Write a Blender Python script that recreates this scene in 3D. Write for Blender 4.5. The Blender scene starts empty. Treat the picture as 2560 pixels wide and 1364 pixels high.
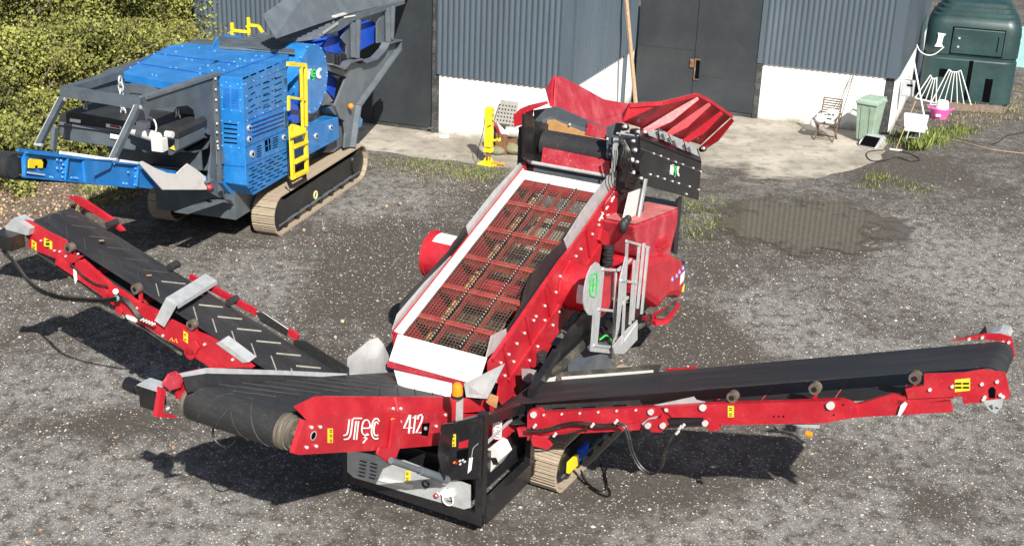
import bpy, bmesh, math, random
import numpy as np
from mathutils import Vector, Matrix
rad = math.radians
random.seed(7); rng = np.random.default_rng(7)
scene = bpy.context.scene
col = scene.collection
# ---------------------------------------------------------------- camera
CAM_H = 8.9; CAM_F = 3190.0; CAM_T = rad(21.25); CAM_R = rad(-2.13)
def _cam_axes():
    f = Vector((0, math.cos(CAM_T), -math.sin(CAM_T))); r = Vector((1, 0, 0)); d = f.cross(r)
    c, s = math.cos(CAM_R), math.sin(CAM_R)
    return c*r + s*d, -s*r + c*d, f
CRT, CDN, CFW = _cam_axes()
cam = bpy.data.cameras.new('camera'); cam.sensor_width = 36; cam.lens = 36*CAM_F/2560; cam.clip_end = 1000; cam.clip_start = .1
camo = bpy.data.objects.new('camera', cam); col.objects.link(camo)
m = Matrix((CRT, -CDN, -CFW)).transposed().to_4x4(); m.translation = Vector((0, 0, CAM_H)); camo.matrix_world = m
scene.camera = camo
# ---------------------------------------------------------------- sky, sun, exposure
SUN_EL = rad(39); SUN_AZ = rad(-16)          # the way shadows fall, clockwise from +Y
w = bpy.data.worlds.new('World'); scene.world = w; w.use_nodes = True
nt = w.node_tree; nt.nodes.clear()
sky = nt.nodes.new('ShaderNodeTexSky'); sky.sky_type = 'NISHITA'; sky.sun_disc = False
sky.sun_elevation = SUN_EL; sky.sun_rotation = SUN_AZ + math.pi; sky.air_density = 1.0; sky.dust_density = 1.5
bg = nt.nodes.new('ShaderNodeBackground'); bg.inputs[1].default_value = 0.055
ow = nt.nodes.new('ShaderNodeOutputWorld'); nt.links.new(sky.outputs[0], bg.inputs[0]); nt.links.new(bg.outputs[0], ow.inputs[0])
sun = bpy.data.lights.new('sun', 'SUN'); sun.energy = 4.9; sun.angle = rad(0.5); sun.color = (1, .95, .87)
suno = bpy.data.objects.new('sun', sun); col.objects.link(suno)
sd = Vector((math.sin(SUN_AZ)*math.cos(SUN_EL), math.cos(SUN_AZ)*math.cos(SUN_EL), -math.sin(SUN_EL)))
suno.rotation_mode = 'QUATERNION'; suno.rotation_quaternion = sd.to_track_quat('-Z', 'Y')
vs = scene.view_settings; vs.view_transform = 'Standard'; vs.look = 'None'; vs.exposure = 0.74; vs.gamma = 1; vs.use_curve_mapping = False
scene.cycles.max_bounces = 6
# ---------------------------------------------------------------- frames: a machine's own axes (a = to its right, b = away, z)
class Frame:
    def __init__(s, ox, oy, az):
        a = rad(az); s.az = az; s.o = Vector((ox, oy, 0)); s.c = Vector((math.cos(a), -math.sin(a), 0)); s.u = Vector((math.sin(a), math.cos(a), 0))
    def L(s, p): d = p - s.o; return Vector((d.dot(s.c), d.dot(s.u), p.z))
    def ray(s, x, y): return CFW + CRT*((x-1280)/CAM_F) + CDN*((y-682)/CAM_F)
    def Z(s, x, y, z): r = s.ray(x, y); return s.L(Vector((0, 0, CAM_H)) + r*((z-CAM_H)/r.z))
    def _p(s, x, y, n, v):
        C = Vector((0, 0, CAM_H)); r = s.ray(x, y); return s.L(C + r*((v-(C-s.o).dot(n))/r.dot(n)))
    def S(s, x, y, v): return s._p(x, y, s.c, v)      # on the vertical plane a = v
    def U(s, x, y, v): return s._p(x, y, s.u, v)      # on the vertical plane b = v
RA = rad(27.8)
R = Frame(-1.43+.61*math.cos(RA), 15.73-.61*math.sin(RA), 27.8)
BA = rad(16)
B = Frame(-4.73-1.25*math.cos(BA), 24.52+1.25*math.sin(BA), 16)
G = Frame(6.8308, 35.8176, 20.5)
# ---------------------------------------------------------------- mesh helpers
def V3(*a): return Vector(a)
class MB:
    def __init__(s): s.v = []; s.f = []
    def add(s, vs, fs):
        k = len(s.v); s.v += [tuple(p) for p in vs]; s.f += [tuple(i+k for i in f) for f in fs]; return s
    def hexa(s, p): return s.add(p, [(0,3,2,1),(4,5,6,7),(0,1,5,4),(1,2,6,5),(2,3,7,6),(3,0,4,7)])
    def box(s, x0, x1, y0, y1, z0, z1):
        return s.hexa([(x0,y0,z0),(x1,y0,z0),(x1,y1,z0),(x0,y1,z0),(x0,y0,z1),(x1,y0,z1),(x1,y1,z1),(x0,y1,z1)])
    def beam(s, p, q, w, h, up=(0,0,1)):
        p = Vector(p); q = Vector(q); d = (q-p).normalized(); x = d.cross(Vector(up))
        if x.length < 1e-4: x = d.cross(Vector((1,0,0)))
        x.normalize(); y = x.cross(d); x *= w/2; y *= h/2
        return s.hexa([p-x-y, p+x-y, q+x-y, q-x-y, p-x+y, p+x+y, q+x+y, q-x+y])
    def cyl(s, p, q, r, n=20, r2=None, cap=True):
        p = Vector(p); q = Vector(q); d = (q-p).normalized(); x = d.orthogonal().normalized(); y = d.cross(x); r2 = r if r2 is None else r2
        vs = [p+(x*math.cos(t)+y*math.sin(t))*r for t in [2*math.pi*i/n for i in range(n)]] + [q+(x*math.cos(t)+y*math.sin(t))*r2 for t in [2*math.pi*i/n for i in range(n)]]
        fs = [(i, (i+1) % n, n+(i+1) % n, n+i) for i in range(n)]
        if cap: fs += [tuple(range(n))[::-1], tuple(range(n, 2*n))]
        return s.add(vs, fs)
    def ringc(s, p, q, ro, ri, n=28):
        p = Vector(p); q = Vector(q); d = (q-p).normalized(); x = d.orthogonal().normalized(); y = d.cross(x); vs = []
        for c, r in ((p, ro), (q, ro), (q, ri), (p, ri)): vs += [c+(x*math.cos(2*math.pi*i/n)+y*math.sin(2*math.pi*i/n))*r for i in range(n)]
        return s.add(vs, [(k*n+i, k*n+(i+1) % n, ((k+1) % 4)*n+(i+1) % n, ((k+1) % 4)*n+i) for k in range(4) for i in range(n)])
    def tube(s, pts, r, n=7):
        pts = [Vector(p) for p in pts]; vs = []; fs = []; up = None
        for i, p in enumerate(pts):
            d = (pts[min(i+1, len(pts)-1)]-pts[max(i-1, 0)]).normalized()
            x = d.orthogonal().normalized() if up is None else (up-d*up.dot(d)).normalized(); up = x; y = d.cross(x)
            vs += [p+(x*math.cos(2*math.pi*j/n)+y*math.sin(2*math.pi*j/n))*r for j in range(n)]
        for i in range(len(pts)-1): fs += [(i*n+j, i*n+(j+1) % n, (i+1)*n+(j+1) % n, (i+1)*n+j) for j in range(n)]
        fs += [tuple(range(n))[::-1], tuple(range((len(pts)-1)*n, len(pts)*n))]
        return s.add(vs, fs)
    def ext(s, pts, vec):
        pts = [Vector(p) for p in pts]; vec = Vector(vec); n = len(pts)
        return s.add(pts+[p+vec for p in pts], [tuple(range(n))[::-1], tuple(range(n, 2*n))]+[(i, (i+1) % n, n+(i+1) % n, n+i) for i in range(n)])
    def plate(s, pts, t):
        pts = [Vector(p) for p in pts]; n = Vector((0,0,0))
        for i in range(len(pts)): n += pts[i].cross(pts[(i+1) % len(pts)])
        n.normalize(); return s.ext([p-n*t/2 for p in pts], n*t)
    def ball(s, c, r, n=8, sz=1, flat=-1):
        c = Vector(c); vs = []; fs = []; m_ = max(4, n//2)
        for i in range(1, m_):
            t = math.pi*i/m_
            vs += [c+Vector((math.sin(t)*math.cos(2*math.pi*j/n)*r, math.sin(t)*math.sin(2*math.pi*j/n)*r, math.cos(t)*r*sz)) for j in range(n)]
        k = len(vs); vs += [c+Vector((0,0,r*sz)), c-Vector((0,0,r*sz))]
        for i in range(m_-2): fs += [(i*n+j, i*n+(j+1) % n, (i+1)*n+(j+1) % n, (i+1)*n+j) for j in range(n)]
        fs += [(j, (j+1) % n, k) for j in range(n)]+[((m_-2)*n+j, (m_-2)*n+(j+1) % n, k+1) for j in range(n)]
        return s.add(vs, fs)
    def bolts(s, pts, nrm, r=.018, h=.014, n=6):
        for p in pts: s.cyl(Vector(p)-Vector(nrm)*.01, Vector(p)+Vector(nrm)*h, r, n)
        return s
    def mesh(s, name, mt, sm=None):
        me = bpy.data.meshes.new(name); me.from_pydata(s.v, [], s.f)
        bm = bmesh.new(); bm.from_mesh(me); bmesh.ops.recalc_face_normals(bm, faces=bm.faces); bm.to_mesh(me); bm.free()
        me.materials.append(mt)
        if sm:
            me.polygons.foreach_set('use_smooth', [True]*len(me.polygons)); me.set_sharp_from_angle(angle=rad(sm))
        me.update(); return me
    def build(s, name, mt, parent=None, sm=None, label=None, kind=None, bev=0):
        o = bpy.data.objects.new(name, s.mesh(name, mt, sm)); col.objects.link(o)
        if parent is not None: o.parent = parent
        if label: o['label'] = label
        if kind: o['kind'] = kind
        if bev:
            b = o.modifiers.new('bevel', 'BEVEL'); b.width = bev; b.segments = 2; b.limit_method = 'ANGLE'; b.angle_limit = rad(40)
        return o
def thing(name, label, cat, fr=None, loc=(0,0,0), rz=0, group=None):
    o = bpy.data.objects.new(name, None); col.objects.link(o); o.empty_display_size = .2
    if fr is not None:
        o.location = fr.o + fr.c*loc[0] + fr.u*loc[1] + Vector((0,0,loc[2])); o.rotation_euler = (0,0,-rad(fr.az)+rz)
    else: o.location = loc; o.rotation_euler = (0,0,rz)
    o['label'] = label; o['category'] = cat
    if group: o['group'] = group
    return o
def tag(o, label, cat, group=None):
    o['label'] = label; o['category'] = cat
    if group: o['group'] = group
    return o
def place(o, fr, loc=(0,0,0)):
    o.location = fr.o + fr.c*loc[0] + fr.u*loc[1] + Vector((0,0,loc[2])); o.rotation_euler = (0,0,-rad(fr.az)); return o
def inst(o, parent, mw=None):
    c = o.copy(); col.objects.link(c); c.parent = parent
    if mw is not None: c.matrix_local = mw
    return c
def curve(pts, n=6):      # catmull-rom through pts
    P = [Vector(p) for p in pts]; P = [P[0]*2-P[1]]+P+[P[-1]*2-P[-2]]; out = []
    for i in range(1, len(P)-2):
        for k in range(n):
            t = k/n; a, b, c, d = P[i-1:i+3]
            out.append(.5*((2*b)+(c-a)*t+(2*a-5*b+4*c-d)*t*t+(3*b-a-3*c+d)*t**3))
    out.append(P[-2]); return out
def split(name, new=None):      # each loose piece of the meshes so named becomes a part of its own
    for o in [o for o in col.objects if o.name.split('.')[0] == name and o.type == 'MESH' and not o.get('kind')]:
        me = o.data; nv = len(me.vertices); par = list(range(nv))
        def fnd(i):
            while par[i] != i: par[i] = par[par[i]]; i = par[i]
            return i
        for pl in me.polygons:
            r0 = fnd(pl.vertices[0])
            for v in pl.vertices[1:]: par[fnd(v)] = r0
        groups = {}
        for pl in me.polygons: groups.setdefault(fnd(pl.vertices[0]), []).append(tuple(pl.vertices))
        if len(groups) < 2: 
            if new: o.name = new
            continue
        smooth = me.polygons[0].use_smooth
        for k, fs in enumerate(groups.values()):
            ids = sorted({i for f in fs for i in f}); mp = {i: j for j, i in enumerate(ids)}
            m2 = bpy.data.meshes.new(new or name); m2.from_pydata([tuple(me.vertices[i].co) for i in ids], [], [tuple(mp[i] for i in f) for f in fs]); m2.materials.append(me.materials[0])
            if smooth: m2.polygons.foreach_set('use_smooth', [True]*len(m2.polygons)); m2.set_sharp_from_angle(angle=rad(40))
            if k == 0: o.data = m2; o.name = new or name
            else:
                c = o.copy(); c.data = m2; c.name = new or name; col.objects.link(c); c.parent = o.parent
# ---------------------------------------------------------------- materials
def NT(name):
    mt = bpy.data.materials.new(name); mt.use_nodes = True; t = mt.node_tree; t.nodes.clear()
    o = t.nodes.new('ShaderNodeOutputMaterial'); p = t.nodes.new('ShaderNodeBsdfPrincipled'); t.links.new(p.outputs[0], o.inputs[0]); return mt, t, p
def N(t, kind, **kw):
    n = t.nodes.new('ShaderNode'+kind)
    for k, v in kw.items():
        if k[0] == 'i' and k[1:].isdigit(): n.inputs[int(k[1:])].default_value = v
        elif k in n.inputs: n.inputs[k].default_value = v
        else: setattr(n, k, v)
    return n
def mixc(t, fac, a, b, blend='MIX'):
    n = t.nodes.new('ShaderNodeMix'); n.data_type = 'RGBA'; n.blend_type = blend
    for s_, v in ((0, fac), (6, a), (7, b)):
        if isinstance(v, (int, float)): n.inputs[s_].default_value = v
        elif isinstance(v, (tuple, list)): n.inputs[s_].default_value = (*v[:3], 1)
        else: t.links.new(v, n.inputs[s_])
    return n.outputs[2]
def ramp(t, src, stops):
    r = t.nodes.new('ShaderNodeValToRGB'); e = r.color_ramp.elements
    while len(e) < len(stops): e.new(.5)
    for k, (p, c) in enumerate(stops):
        e[k].position = p; e[k].color = (*((c,)*3 if isinstance(c, (int, float)) else c), 1)
    t.links.new(src, r.inputs[0]); return r.outputs[0]
def coords(t, kind='Object', scale=None):
    c = t.nodes.new('ShaderNodeTexCoord').outputs[kind]
    if scale:
        mp = t.nodes.new('ShaderNodeMapping'); mp.inputs['Scale'].default_value = scale; t.links.new(c, mp.inputs[0]); c = mp.outputs[0]
    return c
def noise(t, co, sc, det=4, ro=.55):
    n = N(t, 'TexNoise', Scale=sc, Detail=det, Roughness=ro); t.links.new(co, n.inputs['Vector']); return n.outputs[0]
def bump(t, p, h, st, dist=.01):
    b = N(t, 'Bump', Strength=st, Distance=dist); t.links.new(h, b.inputs['Height']); t.links.new(b.outputs[0], p.inputs['Normal'])
def mat(name, c, rough=.5, metal=0, dust=.25, dustc=(.42,.38,.32), sc=3.0, var=.15, stretch=None, bmp=0, bsc=60, spec=.5, coat=0):
    mt, t, p = NT(name); co = coords(t, 'Object', stretch)
    n1 = noise(t, co, sc, 5); n2 = noise(t, co, sc*9, 3)
    base = mixc(t, ramp(t, n1, [(.3, 0), (.7, 1)]), tuple(x*(1-var) for x in c), tuple(min(1, x*(1+var)) for x in c))
    dm = N(t, 'Math', operation='MULTIPLY'); t.links.new(ramp(t, n1, [(.45, 0), (.75, 1)]), dm.inputs[0]); t.links.new(ramp(t, n2, [(.35, .25), (.7, 1)]), dm.inputs[1])
    d2 = N(t, 'Math', operation='MULTIPLY', i1=dust); t.links.new(dm.outputs[0], d2.inputs[0])
    out = mixc(t, d2.outputs[0], base, dustc)
    if dust > .1:
        n3 = noise(t, co, sc*.8+1.3, 6, .7); g1 = N(t, 'Math', operation='MULTIPLY', i1=min(.55, dust*1.6)); t.links.new(ramp(t, n3, [(.52, 0), (.72, 1)]), g1.inputs[0])
        out = mixc(t, g1.outputs[0], out, tuple(.35*x+.65*y for x, y in zip(c, (.055,.045,.035))))
        n4 = noise(t, co, 38, 2, .5); g2 = N(t, 'Math', operation='MULTIPLY', i1=min(.7, dust*1.8)); t.links.new(ramp(t, n4, [(.66, 0), (.70, 1)]), g2.inputs[0])
        out = mixc(t, g2.outputs[0], out, dustc)
    t.links.new(out, p.inputs['Base Color'])
    rr = N(t, 'Math', operation='MULTIPLY_ADD', i1=.25, i2=rough-.1); t.links.new(n2, rr.inputs[0]); t.links.new(rr.outputs[0], p.inputs['Roughness'])
    p.inputs['Metallic'].default_value = metal; p.inputs['Specular IOR Level'].default_value = spec; p.inputs['Coat Weight'].default_value = coat
    if bmp: bump(t, p, noise(t, co, bsc, 3), bmp)
    return mt
M = {}
M['red'] = mat('red_paint', (.42,.011,.024), .42, dust=.24, dustc=(.46,.12,.10), coat=.25)
M['red_dusty'] = mat('dusty_red_paint', (.42,.022,.042), .55, dust=.5, dustc=(.52,.27,.25), sc=3)
M['red_worn'] = mat('worn_red_steel', (.34,.025,.025), .6, dust=.6, dustc=(.33,.2,.11), sc=5)
M['blue'] = mat('blue_paint', (.010,.165,.48), .42, dust=.16, dustc=(.25,.4,.6), coat=.25)
M['blue_dark'] = mat('shaded_blue_steel', (.01,.07,.4), .45, dust=.08)
M['grey'] = mat('dark_grey_paint', (.072,.090,.108), .42, dust=.12, dustc=(.3,.32,.33))
M['grey2'] = mat('dusty_grey_steel', (.105,.125,.145), .45, dust=.14, dustc=(.3,.3,.3))
M['black'] = mat('black_paint', (.012,.012,.014), .32, dust=.14, dustc=(.12,.11,.1), coat=.2)
M['galv'] = mat('galvanised_steel', (.50,.52,.53), .42, metal=.35, dust=.15, sc=7, var=.16)
M['galv_white'] = mat('worn_bright_liner', (.66,.65,.63), .5, metal=.1, dust=.2, dustc=(.55,.5,.42), sc=4, var=.05)
M['rubber'] = mat('black_rubber', (.018,.019,.021), .55, dust=.2, dustc=(.13,.12,.105), sc=2.2, bmp=.2)
M['rubber_dusty'] = mat('dusty_rubber', (.035,.033,.03), .6, dust=.8, dustc=(.3,.27,.21), sc=3)
M['belt'] = mat('conveyor_belt_rubber', (.020,.021,.023), .52, dust=.45, dustc=(.085,.082,.075), sc=1.6, stretch=(.5,3,1), bmp=.15)
M['belt2'] = mat('smooth_belt_rubber', (.020,.021,.023), .52, dust=.4, dustc=(.08,.078,.072), sc=1.6, stretch=(.35,5,1), bmp=.15)
M['cleat'] = mat('dusty_cleat_edge', (.33,.31,.27), .7, dust=.6, dustc=(.06,.06,.055), sc=2.5)
M['cleat2'] = mat('dark_cleat_edge', (.035,.035,.034), .7, dust=.4, dustc=(.10,.095,.085), sc=2)
M['roller'] = mat('dusty_roller_steel', (.10,.075,.06), .6, dust=.5, dustc=(.28,.23,.18), sc=12)
M['pad'] = mat('dusty_track_steel', (.33,.27,.20), .65, dust=.5, dustc=(.5,.42,.33), sc=6, bmp=.4)
M['rust'] = mat('rusty_steel', (.16,.075,.035), .75, dust=.5, dustc=(.36,.24,.14), sc=8, bmp=.3)
M['tan'] = mat('tan_rubber', (.45,.24,.09), .7, dust=.3, sc=5)
M['wire'] = mat('mesh_wire', (.11,.095,.08), .5, metal=.2, dust=.6, dustc=(.26,.19,.12), sc=7)
M['yellow'] = mat('yellow_paint', (.80,.60,.02), .42, dust=.12, dustc=(.5,.4,.2))
M['sticker'] = mat('yellow_sticker', (.78,.60,.04), .4, dust=.03)
M['white'] = mat('white_paint', (.78,.78,.76), .45, dust=.1)
M['bolt'] = mat('zinc_bolt', (.72,.72,.70), .35, metal=.3, dust=.1)
M['blue_bolt'] = mat('painted_bolt', (.13,.40,.72), .4, dust=.1)
M['hole'] = mat('dark_opening', (.004,.004,.005), .95, dust=0, spec=0)
M['green'] = mat('green_print', (.05,.62,.12), .5, dust=.05)
M['bin'] = mat('pale_green_plastic', (.27,.37,.29), .5, dust=.25, dustc=(.42,.5,.43))
M['tank'] = mat('dark_green_plastic', (.014,.043,.045), .4, dust=.3, dustc=(.06,.10,.10), sc=1.2, var=.25, spec=.6)
M['wood'] = mat('weathered_wood', (.38,.26,.16), .75, dust=.4, sc=6, stretch=(6,6,.6), var=.3, bmp=.3)
M['dwood'] = mat('dark_wood_and_iron', (.11,.075,.052), .7, dust=.4)
M['pink'] = mat('pink_plastic', (.62,.10,.36), .4, dust=.1)
M['stone'] = mat('mossy_stone', (.20,.19,.12), .9, dust=.6, dustc=(.12,.15,.05), sc=9, bmp=.8, bsc=20)
M['orange'] = mat('amber_lens', (.85,.25,.01), .15, dust=0, coat=.8)
M['clad'] = mat('slate_blue_cladding', (.070,.094,.120), .45, dust=.2, dustc=(.12,.145,.17), sc=.8, stretch=(1,1,.25), var=.08)
M['door'] = mat('charcoal_door_steel', (.024,.030,.036), .55, dust=.5, dustc=(.045,.052,.056), sc=.7, var=.2)
M['trim'] = mat('dark_frame_paint', (.035,.038,.042), .55, dust=.3)
M['wash'] = mat('whitewashed_blockwork', (.78,.78,.78), .8, dust=.14, dustc=(.5,.48,.42), sc=1.5, bmp=.25, bsc=35, var=.04)
M['cable'] = mat('black_hose_rubber', (.012,.012,.013), .42, dust=.15)
M['dblue'] = mat('royal_blue_paint', (.01,.07,.5), .35, dust=.05)
M['drum'] = mat('worn_drum_lagging', (.10,.09,.075), .5, dust=.7, dustc=(.33,.27,.19), sc=4, stretch=(14,1,1), var=.5)
M['rubber_pale'] = mat('dust_covered_floor', (.30,.27,.21), .8, dust=.5, dustc=(.45,.41,.33), sc=5)
M['red_mid'] = mat('scuffed_red_steel', (.45,.03,.03), .55, dust=.4, dustc=(.45,.25,.12), sc=7)
M['wire_pale'] = mat('scuffed_steel_bolt', (.36,.34,.31), .45, dust=.3)
M['grey_mesh'] = mat('dull_grey_sheet', (.30,.29,.27), .6, dust=.4, dustc=(.18,.15,.12))
M['red_chalky'] = mat('chalky_red_paint', (.50,.13,.13), .65, dust=.6, dustc=(.6,.42,.38), sc=3)
M['liner'] = mat('scuffed_liner_plate', (.56,.56,.55), .5, metal=.1, dust=.3, dustc=(.4,.38,.33), sc=4)
M['rust_light'] = mat('rust_brown_wire', (.24,.13,.07), .7, dust=.5, sc=6)
M['leaf_dry'] = mat('dry_leaf', (.45,.26,.10), .8, dust=.3, sc=20)

def wash_mat():
    mt, t, p = NT('whitewashed_wall'); co = coords(t); s_ = N(t, 'SeparateXYZ'); t.links.new(co, s_.inputs[0])
    n = noise(t, co, 2.2, 6, .65); f = noise(t, co, 22, 4, .6)
    a = N(t, 'Math', operation='MULTIPLY_ADD', i1=.55); t.links.new(n, a.inputs[0]); t.links.new(s_.outputs[2], a.inputs[2])
    m = N(t, 'MapRange'); m.inputs[1].default_value = .52; m.inputs[2].default_value = .20; t.links.new(a.outputs[0], m.inputs[0])      # splashed dirt and algae at the foot
    st = noise(t, coords(t, 'Object', (6,6,.5)), 1.6, 4, .6); base = mixc(t, ramp(t, st, [(.55, 0), (.8, .5)]), (.78,.78,.775), (.60,.59,.55))
    base = mixc(t, m.outputs[0], base, mixc(t, f, (.10,.10,.06), (.34,.31,.23))); t.links.new(base, p.inputs['Base Color']); p.inputs['Roughness'].default_value = .85
    br = N(t, 'TexBrick', Scale=1.0); br.inputs['Brick Width'].default_value = .45; br.inputs['Row Height'].default_value = .225; br.inputs['Mortar Size'].default_value = .012
    mp = t.nodes.new('ShaderNodeMapping'); mp.inputs['Rotation'].default_value = (math.pi/2, 0, 0); t.links.new(co, mp.inputs[0]); t.links.new(mp.outputs[0], br.inputs['Vector'])
    ad = N(t, 'Math', operation='MULTIPLY_ADD', i1=-.6); t.links.new(br.outputs['Fac'], ad.inputs[0]); t.links.new(f, ad.inputs[2]); bump(t, p, ad.outputs[0], .35, .01); return mt
M['wash'] = wash_mat()
# ================================================================ ground
def ground_mat():
    mt, t, p = NT('gravel_yard'); co = coords(t)
    big = noise(t, coords(t, 'Object', (1,.75,1)), .42, 8, .68); mid = noise(t, co, 2.0, 7, .68); fine = noise(t, co, 9, 4, .65); grit = noise(t, co, 55, 3, .7)
    mm = N(t, 'Math', operation='MULTIPLY_ADD', i1=.55); t.links.new(big, mm.inputs[0])
    m2 = N(t, 'Math', operation='MULTIPLY', i1=.45); t.links.new(mid, m2.inputs[0]); t.links.new(m2.outputs[0], mm.inputs[2])
    # pale scatterings of stone in some places of the yard, bare brown earth in others
    sx = N(t, 'SeparateXYZ'); t.links.new(co, sx.inputs[0])
    def blob(x, y, rx, ry):
        v = N(t, 'VectorMath', operation='SUBTRACT'); t.links.new(co, v.inputs[0]); v.inputs[1].default_value = (x, y, 0)
        v2 = N(t, 'VectorMath', operation='MULTIPLY'); t.links.new(v.outputs[0], v2.inputs[0]); v2.inputs[1].default_value = (1/rx, 1/ry, 0)
        l = N(t, 'VectorMath', operation='LENGTH'); t.links.new(v2.outputs[0], l.inputs[0])
        r = N(t, 'MapRange', interpolation_type='SMOOTHERSTEP'); r.inputs[1].default_value = 1.25; r.inputs[2].default_value = .2; t.links.new(l.outputs[1], r.inputs[0]); return r.outputs[0]
    acc = mm.outputs[0]
    for wgt, (x, y, rx, ry) in BLOBS:
        a = N(t, 'Math', operation='MULTIPLY_ADD', i1=wgt); t.links.new(blob(x, y, rx, ry), a.inputs[0]); t.links.new(acc, a.inputs[2]); acc = a.outputs[0]
    g = ramp(t, acc, [(.43, 0), (.55, .42), (.70, 1)])
    cl = noise(t, coords(t, 'Object', (1,.8,1)), 4.6, 7, .74); cl2 = noise(t, co, 17, 4, .7)
    ga = N(t, 'Math', operation='MULTIPLY_ADD', i1=1.9); t.links.new(cl, ga.inputs[0]); ga.inputs[2].default_value = -.95
    gl = N(t, 'Math', operation='MULTIPLY_ADD', i1=.88, i2=.06); t.links.new(g, gl.inputs[0]); gb = N(t, 'Math', operation='MULTIPLY', use_clamp=True); t.links.new(gl.outputs[0], gb.inputs[0]); t.links.new(ramp(t, cl, [(.40, .12), (.52, .75), (.62, 1)]), gb.inputs[1])
    gc = N(t, 'Math', operation='MULTIPLY_ADD', i1=.9, use_clamp=True); t.links.new(cl2, gc.inputs[0]); gc.inputs[2].default_value = -.45
    gd = N(t, 'Math', operation='ADD', use_clamp=True); t.links.new(gb.outputs[0], gd.inputs[0]); t.links.new(gc.outputs[0], gd.inputs[1])
    gm = N(t, 'Math', operation='SUBTRACT', use_clamp=True); t.links.new(gd.outputs[0], gm.inputs[0]); gm.inputs[1].default_value = .06; g = gm.outputs[0]
    base = mixc(t, g, (.090,.078,.066), (.36,.352,.33))
    base = mixc(t, ramp(t, fine, [(.35, 0), (.8, .6)]), base, (.035,.03,.026))
    vo = N(t, 'TexVoronoi', Scale=26); t.links.new(co, vo.inputs['Vector'])
    vs_ = N(t, 'SeparateColor'); t.links.new(vo.outputs['Color'], vs_.inputs[0])
    co_w = mixc(t, .04, co, N(t, 'TexNoise', Scale=9.0).outputs['Color'], 'ADD'); vo2 = N(t, 'TexVoronoi', Scale=48); t.links.new(co, vo2.inputs['Vector']); vs2 = N(t, 'SeparateColor'); t.links.new(vo2.outputs['Color'], vs2.inputs[0])
    stc = mixc(t, vs_.outputs[1], (.20,.19,.18), (.66,.65,.62)); stc = mixc(t, ramp(t, vs_.outputs[2], [(.9, 0), (.93, 1)]), stc, (.48,.33,.22))
    def stones(v, sep, lo, hi, dthr):
        th = N(t, 'MapRange'); th.inputs[1].default_value = 0; th.inputs[2].default_value = 1; th.inputs[3].default_value = lo; th.inputs[4].default_value = hi; t.links.new(g, th.inputs[0])
        lt = N(t, 'Math', operation='LESS_THAN'); t.links.new(sep.outputs[0], lt.inputs[0]); t.links.new(th.outputs[0], lt.inputs[1])
        dd = ramp(t, v.outputs['Distance'], [(dthr, 1), (dthr+.12, 0)])
        q = N(t, 'Math', operation='MULTIPLY'); t.links.new(lt.outputs[0], q.inputs[0]); t.links.new(dd, q.inputs[1]); return q.outputs[0]
    s1 = stones(vo, vs_, .03, .36, .36); s2 = stones(vo2, vs2, .04, .70, .42)
    base = mixc(t, s2, base, mixc(t, vs2.outputs[1], (.14,.135,.13), (.56,.56,.54)))
    base = mixc(t, s1, base, stc)
    # moss and weed tint near the slab and the puddle
    mo = N(t, 'Math', operation='MULTIPLY'); t.links.new(blob(4.2, 27.2, 3.4, 3.0), mo.inputs[0]); t.links.new(ramp(t, mid, [(.5, 0), (.68, .55)]), mo.inputs[1])
    base = mixc(t, mo.outputs[0], base, (.13,.14,.05))
    lf = N(t, 'Math', operation='MULTIPLY'); t.links.new(blob(-11.0, 27.5, 4.2, 3.6), lf.inputs[0]); t.links.new(ramp(t, fine, [(.35, .1), (.6, .8)]), lf.inputs[1])
    base = mixc(t, lf.outputs[0], base, mixc(t, grit, (.10,.07,.045), (.30,.22,.15)))
    t.links.new(base, p.inputs['Base Color'])
    p.inputs['Roughness'].default_value = .85; p.inputs['Specular IOR Level'].default_value = .35
    h = N(t, 'Math', operation='ADD'); t.links.new(s1, h.inputs[0]); t.links.new(grit, h.inputs[1])
    h2 = N(t, 'Math', operation='ADD'); t.links.new(h.outputs[0], h2.inputs[0]); t.links.new(s2, h2.inputs[1])
    bump(t, p, h2.outputs[0], .9, .02)
    return mt
def gw(x, y): r = G.ray(x, y); q = Vector((0,0,CAM_H)) + r*(-CAM_H/r.z); return q.x, q.y
def blobpx(x, y, rx, ry): a, b = gw(x, y); return (a, b, rx, ry)
BLOBS = [(.22, blobpx(150, 1250, 3.0, 2.0)), (.16, blobpx(500, 1330, 2.5, 1.2)), (.16, blobpx(120, 960, 1.6, 1.5)), (.18, blobpx(2350, 1000, 2.6, 3)), (.20, blobpx(2450, 680, 2.6, 4.5)), (.16, blobpx(2150, 1300, 3, 1.2)), (.14, blobpx(650, 690, 1.8, 1.6)), (.12, blobpx(360, 960, 1.4, 1.0)),
         (-.20, blobpx(1000, 700, 2.0, 2.4)), (-.2, blobpx(1760, 850, 1.2, 1.6)), (-.16, blobpx(730, 930, 1.6, 1.2)), (-.14, blobpx(1650, 1250, 1.4, 1.0)), (-.14, blobpx(2050, 600, 2.6, 1.6)), (-.18, blobpx(2350, 1270, .8, .8)), (-.12, blobpx(1000, 600, 2.4, 1.6)), (.14, blobpx(930, 480, 2.2, 2.4)), (.18, blobpx(1950, 800, 1.5, 2.2)), (.16, blobpx(1720, 1330, 1.6, .8)), (-.12, blobpx(250, 1060, 1.2, .6)), (-.14, blobpx(2250, 420, 2.2, 2.0))]
M['ground'] = ground_mat()
def sheet(name, pts, z, mt, **kw):
    return MB().add([(x, y, z) for x, y in pts], [tuple(range(len(pts)))]).build(name, mt, **kw)
g_ = MB(); n_ = 24
for i in range(n_+1):
    for j in range(n_+1): g_.v.append((-150+300*i/n_, -30+300*j/n_, 0))
g_.f = [(i*(n_+1)+j, (i+1)*(n_+1)+j, (i+1)*(n_+1)+j+1, i*(n_+1)+j+1) for i in range(n_) for j in range(n_)]
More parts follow.
